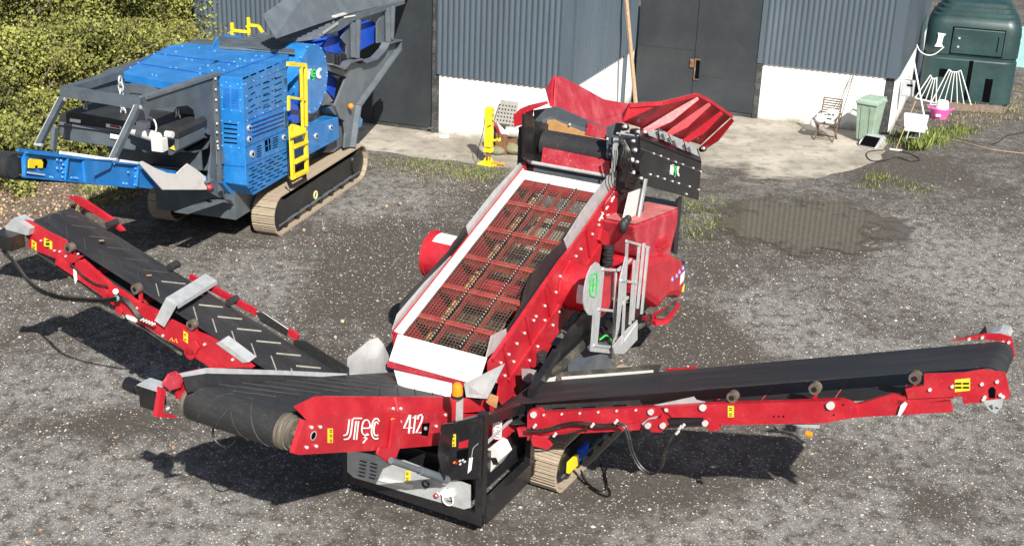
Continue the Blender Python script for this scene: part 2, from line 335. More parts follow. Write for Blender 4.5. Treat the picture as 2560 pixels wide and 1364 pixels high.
g_.build('ground', M['ground'], kind='structure')
# concrete
def conc_mat():
    mt, t, p = NT('worn_concrete'); co = coords(t); a = noise(t, co, .55, 6, .62); b = noise(t, co, 3.2, 6, .6); c = noise(t, co, 40, 3, .6)
    base = mixc(t, ramp(t, a, [(.35, 0), (.62, 1)]), (.24,.215,.175), (.50,.46,.39))
    base = mixc(t, ramp(t, b, [(.50, 0), (.68, .7)]), base, (.17,.145,.11)); base = mixc(t, ramp(t, c, [(.3, .25), (.7, 0)]), base, (.13,.12,.10))
    t.links.new(base, p.inputs['Base Color']); p.inputs['Roughness'].default_value = .85; bump(t, p, c, .3, .01)
    # the slab peters out under washed-on gravel at its front right
    rel = N(t, 'VectorMath', operation='SUBTRACT'); t.links.new(co, rel.inputs[0]); rel.inputs[1].default_value = tuple(G.o)
    du = N(t, 'VectorMath', operation='DOT_PRODUCT'); t.links.new(rel.outputs[0], du.inputs[0]); du.inputs[1].default_value = tuple(-G.u)
    dc = N(t, 'VectorMath', operation='DOT_PRODUCT'); t.links.new(rel.outputs[0], dc.inputs[0]); dc.inputs[1].default_value = tuple(G.c)
    f1 = N(t, 'MapRange'); f1.inputs[1].default_value = 3.6; f1.inputs[2].default_value = 8.2; t.links.new(du.outputs[1], f1.inputs[0])
    f2 = N(t, 'MapRange'); f2.inputs[1].default_value = -4; f2.inputs[2].default_value = -1; t.links.new(dc.outputs[1], f2.inputs[0])
    fm = N(t, 'Math', operation='MULTIPLY'); t.links.new(f1.outputs[0], fm.inputs[0]); t.links.new(f2.outputs[0], fm.inputs[1])
    ad = N(t, 'Math', operation='MULTIPLY_ADD', i1=1.5); t.links.new(noise(t, coords(t, 'Object', (.7,1.3,1)), .9, 6, .62), ad.inputs[0]); t.links.new(fm.outputs[0], ad.inputs[2])
    mk = N(t, 'MapRange'); mk.inputs[1].default_value = 1.12; mk.inputs[2].default_value = 1.36; t.links.new(ad.outputs[0], mk.inputs[0])
    tr = t.nodes.new('ShaderNodeBsdfTransparent'); mx = t.nodes.new('ShaderNodeMixShader'); t.links.new(mk.outputs[0], mx.inputs[0]); t.links.new(p.outputs[0], mx.inputs[1]); t.links.new(tr.outputs[0], mx.inputs[2])
    o = [k for k in t.nodes if k.type == 'OUTPUT_MATERIAL'][0]; t.links.new(mx.outputs[0], o.inputs[0]); return mt
M['conc'] = conc_mat()
def slab_edge(pts, amp, seed):
    r = random.Random(seed); out = []
    for i in range(len(pts)):
        a = Vector(pts[i]); b = Vector(pts[(i+1) % len(pts)]); n = max(1, int((b-a).length/.35)); d = (b-a).normalized(); q = Vector((-d.y, d.x))
        for k in range(n): out.append(tuple(a+(b-a)*k/n+q*r.uniform(-amp, amp)))
    return out
def gworld(x, y): q = G.o+G.c*x+G.u*y; return (q.x, q.y)
sl = MB(); pp = slab_edge([gworld(*q) for q in ((-18,-5.7),(-18,-8.3),(-10,-8.2),(-7.1,-8.15),(-4.4,-7.95),(-1.5,-7.6),(.3,-7.3),(1.3,-7.9),(1.9,-6.3),(3.0,-4.4),(3.74,-3.0),(3.75,-.05),(-3.6,-.05),(-3.6,-5.7))], .07, 3)
sl.ext([(x, y, -.03) for x, y in pp], (0,0,.042)); sl.build('concrete_apron', M['conc'], kind='structure')
# puddle
def puddle_mat():
    mt, t, p = NT('puddle_water'); co = coords(t)
    n = noise(t, co, 1.1, 5, .6); f = noise(t, co, 7, 4, .6)
    v = N(t, 'VectorMath', operation='LENGTH'); mp = t.nodes.new('ShaderNodeMapping'); t.links.new(co, mp.inputs[0]); t.links.new(mp.outputs[0], v.inputs[0])
    mp.inputs['Scale'].default_value = (1/2.9, 1/2.15, 1)
    s_ = N(t, 'Math', operation='MULTIPLY_ADD', i1=1.9); t.links.new(n, s_.inputs[0]); t.links.new(v.outputs[1], s_.inputs[2])
    s2 = N(t, 'Math', operation='MULTIPLY_ADD', i1=.35); t.links.new(f, s2.inputs[0]); t.links.new(s_.outputs[0], s2.inputs[2])
    msk = ramp(t, s2.outputs[0], [(.0, 1), (1, 0)]); 
    mr = N(t, 'MapRange'); mr.inputs[1].default_value = 1.95; mr.inputs[2].default_value = 1.72; t.links.new(s2.outputs[0], mr.inputs[0])
    t.nodes.remove(msk.node)
    t.links.new(mixc(t, ramp(t, f, [(.4, 0), (.7, 1)]), (.095,.080,.060), (.125,.105,.078)), p.inputs['Base Color'])
    p.inputs['Roughness'].default_value = .035; p.inputs['IOR'].default_value = 1.35; p.inputs['Specular IOR Level'].default_value = .6
    tr = t.nodes.new('ShaderNodeBsdfTransparent'); mx = t.nodes.new('ShaderNodeMixShader'); t.links.new(mr.outputs[0], mx.inputs[0]); t.links.new(tr.outputs[0], mx.inputs[1]); t.links.new(p.outputs[0], mx.inputs[2])
    o = [k for k in t.nodes if k.type == 'OUTPUT_MATERIAL'][0]; t.links.new(mx.outputs[0], o.inputs[0]); return mt
M['puddle'] = puddle_mat()
px_, py_ = gw(2010, 562)
pud = MB().add([(3.9*math.cos(k*math.pi/20), 3.1*math.sin(k*math.pi/20), 0) for k in range(40)], [tuple(range(40))]).build('puddle', M['puddle'], kind='structure'); pud.location = (px_, py_, .022)
# ================================================================ building
bld = thing('workshop_building', 'slate blue corrugated workshop with whitewashed lower walls and charcoal steel doors', 'building', G, (-3.7, 0, 0))
ox = 3.7     # local x = G.x + 3.7
def corr(mb, p0, p1, z0, z1, pitch=.152, amp=.034, nrm=None):
    p0 = Vector(p0); p1 = Vector(p1); L = (p1-p0).length; d = (p1-p0)/L; nr = Vector(nrm); n = int(L/pitch*10); k = len(mb.v)
    for i in range(n+1):
        s_ = L*i/n; ph = (s_/pitch) % 1; h = amp*(1-abs(2*ph-1)**1.0*0) * (0.5-0.5*math.cos(2*math.pi*ph))**.6
        q = p0+d*s_+nr*h; mb.v += [(q.x, q.y, z0), (q.x, q.y, z1)]
    mb.f += [(k+2*i, k+2*i+2, k+2*i+3, k+2*i+1) for i in range(n)]
ZT = 6.5
def wallbox(name, x0, x1, y0, y1, z0, z1, mt, **kw): return MB().box(x0+ox, x1+ox, y0, y1, z0, z1).build(name, mt, bld, **kw)
YW = -5.85; XC = -3.78
wallbox('white_wall', -7.33, XC, YW, YW+.2, 0, 1.72, M['wash']); wallbox('white_wall', -18, -10.95, YW, YW+.2, 0, 1.72, M['wash'])
wallbox('white_wall', XC-.2, XC, YW+.2, .2, 0, 1.72, M['wash'])
wallbox('white_wall', .04, 3.42, 0, .2, 0, 1.72, M['wash'])
for a, b in (((-7.42, YW-.05), (-4.0, YW-.05)), ((-14.5, YW-.05), (-10.95, YW-.05))):
    c_ = MB(); corr(c_, (a[0]+ox, a[1], 0), (b[0]+ox, b[1], 0), 1.6, ZT, nrm=(0,-1,0)); c_.build('cladding_sheet', M['clad'], bld, sm=60)
c_ = MB(); corr(c_, (.02+ox, -.05, 0), (3.42+ox, -.05, 0), 1.6, ZT, nrm=(0,-1,0)); c_.build('cladding_sheet', M['clad'], bld, sm=60)
c_ = MB(); corr(c_, (XC+.04+ox, YW+.15, 0), (XC+.04+ox, 0, 0), 1.6, ZT, nrm=(1,0,0), pitch=.152); c_.build('cladding_sheet', M['clad'], bld, sm=60)
wallbox('corner_flashing', -4.0, XC+.075, YW-.085, YW+.14, 1.58, ZT, M['clad'])
wallbox('corner_flashing', -14.75, -14.5, YW-.085, YW+.14, 0, ZT, M['clad'])
wallbox('corner_flashing', 3.42, 3.74, -.085, .1, 1.58, ZT, M['clad'])
wallbox('corner_flashing', -.12, .02, -.07, .1, 1.6, ZT, M['clad'])
wallbox('downpipe', XC+.02, XC+.1, -1.0, -.9, 0, ZT, M['clad'])
wallbox('dark_panel', 3.42, 3.66, .02, .2, 0, 1.58, M['trim']); wallbox('white_wall', 3.66, 3.72, -.01, .2, 0, 1.58, M['wash'])
# right flank, running back
e = G.Z(2290, 115, 1.6); dx = (Vector((e.x, e.y))-Vector((3.73, .1))).normalized()
q1 = Vector((3.73, .1)); q2 = q1+dx*9
MB().ext([(q1.x+ox, q1.y, 0), (q2.x+ox, q2.y, 0), (q2.x+ox-.2, q2.y, 0), (q1.x+ox-.2, q1.y+.05, 0)], (0,0,1.65)).build('white_wall', M['wash'], bld)
MB().ext([(q1.x+ox+.03, q1.y-.02, 1.6), (q2.x+ox+.03, q2.y, 1.6), (q2.x+ox-.16, q2.y, 1.6), (q1.x+ox-.16, q1.y, 1.6)], (0,0,ZT-1.6)).build('cladding_sheet', M['clad'], bld)
# roof (out of frame, throws light back as a real roof would)
MB().plate([(-14.8+ox, YW-.3, ZT), (XC+.3+ox, YW-.3, ZT), (XC+.3+ox, -.3, ZT), (3.9+ox, -.3, ZT), (q2.x+ox+.2, q2.y, ZT+1.2), (-14.8+ox, q2.y, ZT+1.6)], .08).build('roof', M['clad'], bld)
# doors
def door(x0, x1, y, seam, name='steel_door'):
    d = MB(); d.box(x0+ox, seam-.008+ox, y, y+.05, .13, ZT-.3); d.box(seam+.008+ox, x1+ox, y-.012, y+.05, .13, ZT-.3)
    o = d.build(name, M['door'], bld)
    MB().box(x0+ox-.02, x1+ox+.02, y+.02, y+.08, 0, .13).build('kick_board', M['trim'], o)
    MB().box(x0+ox-.02, x1+ox+.02, y+.09, y+.11, 0, ZT).build('door_backing', M['hole'], o)
    return o
dl = door(-10.85, -7.56, YW-.02, -9.25)
wallbox('door_jamb', -7.53, -7.33, YW-.03, YW+.1, 0, 1.6, M['trim']); wallbox('door_jamb', -7.53, -7.42, YW-.03, YW+.1, 1.6, ZT, M['trim'])
MB().cyl((-7.6+ox, YW-.08, .12), (-7.42+ox, YW-.08, .14), .03, 8).box(-7.5+ox, -7.44+ox, YW-.1, YW-.03, .0, .2).build('door_bolt', M['trim'], dl)
s_ = G.U(1738, 130, -.02).x
dr = door(-3.64, -.13, -.02, s_)
wallbox('door_jamb', -.12, .04, -.04, .1, 0, 1.6, M['trim'])
a = G.U(1741, 150, -.03); b = G.U(1750, 198, -.03)
MB().box(a.x+ox-.02, a.x+.11+ox, -.05, -.03, b.z, a.z).build('hatch_opening', M['hole'], dr)
MB().box(a.x+ox-.04, a.x+.13+ox, -.07, -.045, a.z, a.z+.04).box(a.x+ox-.04, a.x+.12+ox, -.07, -.045, b.z-.03, b.z).box(a.x+ox-.035, a.x+.0+ox, -.07, -.045, b.z, a.z).build('hatch_frame', M['dwood'], dr)
MB().box(a.x+ox-.17, a.x-.05+ox, -.075, -.04, a.z-.22, a.z+.02).cyl((a.x+ox-.13, -.1, a.z-.05), (a.x+ox-.13, -.04, a.z-.05), .03, 8).build('lock_plate', M['rust'], dr)
MB().beam((-3.6+ox, -.024, 1.75), (s_-.03+ox, -.024, 1.75), .008, .012).beam((s_+.05+ox, -.034, 1.05), (-.2+ox, -.034, 1.05), .008, .012).build('seam_rib', M['door'], dr)
# moss strip and debris at the foot of the walls
def grassmat(name, c1, c2):
    mt, t, p = NT(name); at = N(t, 'Attribute', attribute_name='tint'); t.links.new(ramp(t, at.outputs['Fac'], [(0, c1), (.6, c2), (1, tuple(x*1.5 for x in c2))]), p.inputs['Base Color']); p.inputs['Roughness'].default_value = .65
    p.inputs['Specular IOR Level'].default_value = .3
    try: p.inputs['Transmission Weight'].default_value = 0
    except Exception: pass
    return mt
def leaves_obj(name, P, size, mt, parent=None, seed=0, stretch=1.0, up=0.0, kind=None, tint=None, sizes=None, wid=.5):
    # P (n,3): one bent diamond leaf per point
    r = np.random.default_rng(seed); n = len(P)
    d = r.normal(size=(n, 3)); d[:, 2] = d[:, 2]*(1-up)+up*3*np.abs(d[:, 2])+up*1.2; d /= np.linalg.norm(d, axis=1)[:, None]
    e = r.normal(size=(n, 3)); e -= (e*d).sum(1)[:, None]*d; e /= np.linalg.norm(e, axis=1)[:, None]
    nn = np.cross(d, e); sz = size*r.uniform(.6, 1.35, n)[:, None]
    if sizes is not None: sz = sz*sizes[:, None]
    L = sz*stretch; W = sz*wid
    v = np.stack([P, P+d*L*.5+e*W+nn*sz*.12, P+d*L, P+d*L*.5-e*W+nn*sz*.12], 1).reshape(-1, 3)
    me = bpy.data.meshes.new(name); me.vertices.add(4*n); me.vertices.foreach_set('co', v.astype(np.float32).ravel())
    me.loops.add(6*n); me.polygons.add(2*n)
    k = (np.arange(n)*4)[:, None]; idx = np.concatenate([k+0, k+1, k+2, k+0, k+2, k+3], 1)
    me.loops.foreach_set('vertex_index', idx.astype(np.int32).ravel()); me.polygons.foreach_set('loop_start', (np.arange(2*n)*3).astype(np.int32)); me.update(calc_edges=True)
    at = me.attributes.new('tint', 'FLOAT', 'FACE'); tv = r.random(n) if tint is None else np.clip(tint+r.normal(size=n)*.16, 0, 1)
    at.data.foreach_set('value', np.repeat(tv, 2).astype(np.float32)); me.materials.append(mt)
    o = bpy.data.objects.new(name, me); col.objects.link(o)
    if parent is not None: o.parent = parent
    if kind: o['kind'] = kind
    return o
M['leaf1'] = grassmat('olive_leaves', (.04,.048,.014), (.20,.215,.055)); M['leaf2'] = grassmat('yellow_green_leaves', (.055,.062,.016), (.25,.26,.065))
M['leaf3'] = grassmat('mid_green_leaves', (.04,.048,.014), (.20,.215,.055)); M['leaf4'] = grassmat('browning_leaves', (.07,.055,.025), (.29,.23,.10))
M['grass'] = grassmat('grass_blades', (.05,.065,.018), (.19,.23,.06)); M['grass_dry'] = grassmat('dry_grass_blades', (.10,.09,.04), (.30,.26,.13))
M['litter'] = grassmat('leaf_litter', (.09,.06,.04), (.36,.25,.16))
# hedge bank
bk = MB(); bk.v = []; nb = 30
bx0, by0 = gw(-120, 470)
def bank_pt(i, j):       # i along hedge (from far right to near left), j up the bank
    a = Vector((-8.6, 36.8)); b = Vector((-19, 22.5)); p = a.lerp(b, i/nb); d = Vector((-.78, .62)); w_ = j*.55
    z = 0 if j == 0 else min(2.4, .42*w_)+random.uniform(-.1, .1); q = p+d*w_; return (q.x, q.y, z-.02)
NJ = 14
for i in range(nb+1):
    for j in range(NJ): bk.v.append(bank_pt(i, j))
bk.f = [(i*NJ+j, (i+1)*NJ+j, (i+1)*NJ+j+1, i*NJ+j+1) for i in range(nb) for j in range(NJ-1)]
def soil_mat():
    mt, t, p = NT('bank_soil'); co = coords(t); n = noise(t, co, 5, 5); t.links.new(mixc(t, ramp(t, n, [(.35, 0), (.65, 1)]), (.035,.028,.018), (.15,.10,.06)), p.inputs['Base Color']); p.inputs['Roughness'].default_value = .95; return mt
M['soil'] = soil_mat(); bk.build('bank', M['soil'], kind='structure')
def bush(x, y, z0, rx, ry, h, mt, n, seed, label, size=.068, group='bushes in the hedge bank'):
    r = np.random.default_rng(seed); o = thing('bush', label, 'bush', None, (x, y, z0), 0, group)
    nc = 46; cc = np.stack([r.normal(size=nc)*rx*.42, r.normal(size=nc)*ry*.42, h*(.15+.8*r.random(nc))], 1); cr = r.uniform(.2, .62, nc)*min(1.0, h/3+.3)
    tin = r.uniform(.15, .85, nc); k = r.integers(0, nc, n); d = r.normal(size=(n, 3)); d /= np.linalg.norm(d, axis=1)[:, None]
    rad_ = cr[k]*(.45+.75*r.random(n)**.8); P = cc[k]+d*rad_[:, None]*[1.2, 1.2, .9]; P[:, 2] = np.maximum(P[:, 2], .03)
    leaves_obj('foliage', P, size, mt, o, seed, kind='stuff', tint=tin[k], sizes=r.uniform(.5, 1.45, n))
    st = MB(); rr = random.Random(seed)
    for c in cc[::2]:
        a = Vector((rr.uniform(-.2, .2), rr.uniform(-.2, .2), 0)); b = Vector(c); mid = a.lerp(b, .5)+Vector((rr.uniform(-.3, .3), rr.uniform(-.3, .3), .1)); ext = b+(b-mid).normalized()*rr.uniform(.1, .5)
        st.tube(curve([a, mid, b, ext], 3), rr.uniform(.008, .022), 5)
        for _ in range(2): st.tube([b, b+Vector((rr.uniform(-.5,.5), rr.uniform(-.6,.1), rr.uniform(.1,.5)))], .006, 4)
    st.build('stems', M['bark'], o); return o
M['bark'] = mat('grey_bark', (.17,.13,.10), .85, dust=.3, sc=9)
blab = ['low yellow green bush at the front of the bank, beyond the conveyor drum of the blue crusher', 'olive bush in the middle of the hedge bank', 'tall dark green bush at the top of the hedge bank', 'browning bramble bush on the bank']
specs = []      # pixel of its foot on the bank, height, width, colour
rowsp = [((-60,440),.2,1.7,'leaf1'),((60,352),.5,1.8,'leaf2'),((165,330),.6,1.7,'leaf1'),((290,300),.6,1.6,'leaf4'),((-50,300),1.0,2.5,'leaf1'),((70,250),1.2,2.3,'leaf2'),((180,215),1.3,2.3,'leaf3'),((280,210),1.2,2.2,'leaf2'),((370,190),1.1,2.0,'leaf2'),((425,150),.9,1.8,'leaf4'),
         ((20,130),2.0,3.0,'leaf3'),((130,110),2.0,3.0,'leaf2'),((240,90),2.0,3.0,'leaf1'),((350,90),1.8,3.0,'leaf2'),((415,60),1.6,2.6,'leaf1'),((60,10),2.6,3.4,'leaf1'),((190,0),2.6,3.4,'leaf2'),((320,-10),2.5,3.4,'leaf2'),((395,-30),2.5,3.0,'leaf3'),((-60,60),2.6,3.4,'leaf2')]
adj = {'leaf1': 'olive green', 'leaf2': 'sunlit yellow green', 'leaf3': 'mid green', 'leaf4': 'browning'}
wh = ['at the far left edge of the bank', 'low on the bank beyond the crusher conveyor', 'low on the bank behind the left strut of the crusher', 'beside the grey chain frame of the crusher', 'at the left edge, half way up the bank', 'second from the left, half way up the bank', 'in the middle of the bank above the left strut', 'just above the grey crusher frame', 'behind the blue crusher roof', 'close to the corner of the workshop, low down',
      'upper left of the bank', 'left of centre near the top of the bank', 'in the centre near the top of the bank', 'right of centre near the top of the bank', 'by the workshop corner flashing, high up', 'at the top left of the picture', 'at the top of the picture left of centre', 'at the top of the picture above the crusher roof', 'at the top of the picture nearest the workshop', 'at the very top left corner of the bank', 'tucked against the workshop corner']
for k, ((x, y), z, h, c) in enumerate(rowsp):
    r_ = G.ray(x, y); q = Vector((0,0,CAM_H))+r_*((z-CAM_H)/r_.z)
    bush(q.x, q.y, max(0, z-.35), 1.7, 1.3, h*.85, M[c], 12500, 100+k, adj[c]+' bush '+wh[k])
# leaf litter, grass tufts and weeds
def scatter_px(poly, n, seed, z=.015):      # uniform on the ground inside a pixel-given outline
    pts = [Vector(gw(*p)) for p in poly]; xs = [p.x for p in pts]; ys = [p.y for p in pts]; r = np.random.default_rng(seed); out = []
    while len(out) < n:
        x = r.uniform(min(xs), max(xs)); y = r.uniform(min(ys), max(ys)); ins = False; j = len(pts)-1
        for i in range(len(pts)):
            if (pts[i].y > y) != (pts[j].y > y) and x < (pts[j].x-pts[i].x)*(y-pts[i].y)/(pts[j].y-pts[i].y)+pts[i].x: ins = not ins
            j = i
        if ins: out.append((x, y, z))
    return np.array(out)
leaves_obj('leaf_litter', scatter_px([(-60,430),(330,340),(520,360),(500,420),(330,500),(120,560),(-60,600)], 4200, 5), .06, M['litter'], None, 5, kind='stuff')
leaves_obj('dry_leaves', scatter_px([(0,600),(500,560),(1100,420),(1300,430),(1000,900),(600,1364),(0,1364)], 160, 8, .02), .06, M['litter'], None, 6, kind='stuff')
def tufts(name, poly, n, seed, mt, size=.12, per=14, spread=.09, up=1.0, zoff=.01):
    c = scatter_px(poly, n, seed, zoff); r = np.random.default_rng(seed+1); P = np.repeat(c, per, 0); P[:, :2] += r.normal(size=(len(P), 2))*spread
    return leaves_obj(name, P, size, mt, None, seed+2, stretch=2.0, up=up, kind='stuff', wid=.16)
tufts('grass', [(960,395),(1100,405),(1250,428),(1290,450),(1180,452),(1050,430),(960,415)], 70, 21, M['grass'], .04, 16, .2)
tufts('dry_grass', [(930,395),(1280,430),(1270,462),(1100,462),(950,430)], 90, 31, M['grass_dry'], .035, 12, .26)
tufts('grass', [(2205,345),(2300,335),(2400,318),(2440,328),(2420,345),(2330,368),(2240,368)], 105, 41, M['grass'], .06, 18, .16)
tufts('grass', [(2250,352),(2310,345),(2330,368),(2280,380)], 40, 45, M['grass'], .15, 18, .10)
tufts('dry_grass', [(2440,250),(2560,200),(2560,300),(2400,330),(2350,300)], 120, 51, M['grass_dry'], .05, 12, .3)
tufts('weeds', [(2170,435),(2230,440),(2225,470),(2170,472)], 12, 61, M['grass'], .045, 26, .14)
tufts('weeds', [(1705,490),(1790,500),(1800,560),(1715,640),(1705,600)], 34, 63, M['grass'], .05, 12, .18)
tufts('weeds', [(2250,460),(2330,470),(2320,490),(2260,485)], 12, 65, M['grass'], .045, 14, .18)
tufts('grass', [(200,470),(380,470),(300,520),(190,510)], 22, 71, M['grass'], .07, 14, .2)
# loose stones: real relief where the yard is pale, near the camera
def stones_obj(name, n, seed, smin, smax, poly):
    P = scatter_px(poly, n, seed, 0); r = np.random.default_rng(seed); base = np.array([(1,0,0),(0,1,0),(-1,0,0),(0,-1,0),(0,0,1)], float)
    s_ = r.uniform(smin, smax, n)[:, None, None]; j = 1+r.uniform(-.35, .35, (n, 5, 3)); a = r.uniform(0, 6.28, n); ca, sa = np.cos(a), np.sin(a)
    V_ = base[None]*j*s_*[1, .8, .6]; x = V_[:, :, 0]*ca[:, None]-V_[:, :, 1]*sa[:, None]; y = V_[:, :, 0]*sa[:, None]+V_[:, :, 1]*ca[:, None]
    v = np.stack([x, y, V_[:, :, 2]], 2)+P[:, None]; me = bpy.data.meshes.new(name); me.vertices.add(5*n); me.vertices.foreach_set('co', v.astype(np.float32).ravel())
    tri = np.array([(0,1,4),(1,2,4),(2,3,4),(3,0,4)]); idx = (tri[None]+(np.arange(n)*5)[:, None, None]).reshape(-1); me.loops.add(12*n); me.polygons.add(4*n)
    me.loops.foreach_set('vertex_index', idx.astype(np.int32)); me.polygons.foreach_set('loop_start', (np.arange(4*n)*3).astype(np.int32)); me.update(calc_edges=True)
    at = me.attributes.new('tint', 'FLOAT', 'FACE'); at.data.foreach_set('value', np.repeat(r.random(n), 4).astype(np.float32)); me.materials.append(M['stones'])
    o = bpy.data.objects.new(name, me); col.objects.link(o); o['kind'] = 'stuff'; return o
def stones_mat():
    mt, t, p = NT('loose_stones'); at = N(t, 'Attribute', attribute_name='tint'); t.links.new(ramp(t, at.outputs['Fac'], [(0, (.09,.08,.07)), (.5, (.24,.22,.19)), (.85, (.5,.47,.42)), (.95, (.68,.66,.62)), (1, (.5,.3,.18))]), p.inputs['Base Color']); p.inputs['Roughness'].default_value = .8; return mt
M['stones'] = stones_mat()
stones_obj('loose_gravel', 30000, 91, .006, .018, [(-40,600),(700,600),(1000,480),(1280,450),(1800,520),(2600,520),(2600,1400),(-40,1400)])
stones_obj('loose_gravel', 1200, 92, .02, .035, [(-40,500),(900,430),(1800,520),(2600,420),(2600,1400),(-40,1400)])
# ================================================================ generic machine helpers
def PL(F, ax, v, pts):      # pixels -> points on a plane of the frame
    f = {'S': F.S, 'U': F.U, 'Z': F.Z}[ax]; return [f(x, y, v) for x, y in pts]
def pplate(F, ax, v, pts, t, mb=None):
    mb = mb or MB(); P = PL(F, ax, v, pts); d = {'S': (-t,0,0), 'U': (0,t,0), 'Z': (0,0,-t)}[ax]; return mb.ext(P, d)
def strokes(F, ax, v, lines, w, mb=None, lift=.006, off=(0,0), sc=1.0, th=.004):
    mb = mb or MB(); n = {'S': Vector((1,0,0)), 'U': Vector((0,-1,0)), 'Z': Vector((0,0,1))}[ax]; f = {'S': F.S, 'U': F.U, 'Z': F.Z}[ax]
    for ln in lines:
        p = [Vector((off[0]+x/sc, off[1]+y/sc)) for x, y in ln]; A = []; B_ = []
        for i, q in enumerate(p):
            d = (p[min(i+1, len(p)-1)]-p[max(i-1, 0)]).normalized(); k = Vector((-d.y, d.x))*w/2; A.append(q+k); B_.append(q-k)
        for i in range(len(p)-1): mb.ext([f(z.x, z.y, v)+n*(lift+.0006*i) for z in (A[i], A[i+1], B_[i+1], B_[i])], n*th)
    return mb
def sm2(L, n=4): return [(q.x, q.y) for q in curve([(x, y, 0) for x, y in L], n)]
JT = [sm2([(86,556),(76,630),(66,675),(48,696),(18,700)]), sm2([(62,560),(54,620),(46,655),(34,668),(14,672)]), [(92,552),(152,552)], [(110,572),(94,704)], [(128,572),(113,704)],
      sm2([(146,622),(204,618),(203,585),(190,566),(172,562),(156,576),(146,605),(142,640),(150,662),(170,668),(188,662)]), [(192,660),(168,692),(188,690),(158,728)],
      sm2([(276,574),(262,556),(244,554),(228,572),(218,610),(214,655),(222,684),(240,696),(258,690)]), sm2([(266,592),(256,578),(246,580),(238,596),(232,625),(230,652),(236,668),(246,672),(256,666)])]
def lug(F, ax, v, c, r, t, mb): n = {'S': Vector((1,0,0)), 'U': Vector((0,-1,0))}[ax]; p = PL(F, ax, v, [c])[0]; return mb.cyl(p, p+n*t, r, 18)
def boltpx(F, ax, v, pts, r=.02, h=.02, mb=None):
    r *= .8; h = min(h, .018)
    mb = mb or MB(); n = {'S': Vector((1,0,0)), 'U': Vector((0,-1,0)), 'Z': Vector((0,0,1))}[ax]
    for p in PL(F, ax, v, pts): mb.cyl(p-n*.005, p+n*h, r, 6)
    return mb
def belt(name, run, w0, w1, head, r, tail, mt, parent, cl=None, cleat_gap=.22, cleat_k=.5, vd=1, sag=.0, ret=None):
    # run 'u' or 's'; head/tail = (q,z) pulley centres; returns the belt object
    h = Vector(head); t = Vector(tail); d = (h-t).normalized(); n = Vector((-d.y, d.x)); n = n if n.y > 0 else -n
    prof = [t+n*r+ (h-t)*k/24 for k in range(25)]
    for k in range(1, 16):
        a = math.pi*k/16; prof.append(h+n*r*math.cos(a)+d*r*math.sin(a))
    prof += [h-n*r-(h-t)*k/24 for k in range(25)]
    for k in range(1, 12):
        a = math.pi*k/12; prof.append(t-n*r*math.cos(a)-d*r*math.sin(a))
    N_ = len(prof); W = [w0, w0+.04, (w0+w1)/2, w1-.04, w1]; mb = MB(); mp = (lambda q, w, z: (w, q, z)) if run == 'u' else (lambda q, w, z: (q, w, z))
    dirs = []
    for i in range(N_):
        g = (prof[(i+1) % N_]-prof[i-1]).normalized(); k = Vector((-g.y, g.x)); dirs.append(k)
    sg = 1 if dirs[5].dot(n) > 0 else -1
    for th in (.012, 0):
        for i in range(N_):
            for j, w in enumerate(W):
                dz = (-.035 if abs(j-2) == 0 and i < 24 else 0)*1.0; q = prof[i]+dirs[i]*sg*th; mb.v.append(mp(q.x, w, q.y+dz))
    m5 = 5
    for i in range(N_):
        i2 = (i+1) % N_
        for j in range(4):
            mb.f.append((i*m5+j, i2*m5+j, i2*m5+j+1, i*m5+j+1)); k = N_*m5; mb.f.append((k+i*m5+j, k+i*m5+j+1, k+i2*m5+j+1, k+i2*m5+j))
        for j in (0, 4): mb.f.append((i*m5+j, i2*m5+j, N_*m5+i2*m5+j, N_*m5+i*m5+j))
    o = mb.build(name, mt, parent, sm=50)
    if cl:
        Lr = (h-t).length; tot = Lr+math.pi*r+.8
        def path(s_):
            if s_ < Lr: return t+n*r+d*s_, n
            s_ -= Lr
            if s_ < math.pi*r: a = s_/r; k = n*math.cos(a)+d*math.sin(a); return h+k*r, k
            return h-n*r-d*(s_-math.pi*r), -n
        c0 = (w0+w1)/2; hw = (w1-w0)/2-.06; s_ = .3
        while s_ < tot-.3:
            for side in (-1, 1):
                P = []
                lo_, hi_ = (.12, .86) if cleat_gap > .31 and cleat_gap < .4 else (0, 1)
                for k in range(9):
                    f = lo_+(hi_-lo_)*k/8; w = c0+side*(.02+f*(hw-.02)); ss = s_+vd*cleat_k*f*hw*1.0
                    if not 0 < ss < tot: break
                    q, nn = path(ss); tr = -.035*(1-abs(w-c0)/((w1-w0)/2)) if ss < Lr else 0; q = q+nn*.018; P.append(mp(q.x, w, q.y+tr))
                if len(P) > 2: MB().tube(P, .0105 if cleat_gap > .31 and cleat_gap < .4 and s_ < 2.7 else .0075, 4).build('cleat', cl if s_ < 3.0 or cleat_gap > .4 else M['cleat2'], o)
            s_ += cleat_gap
    return o
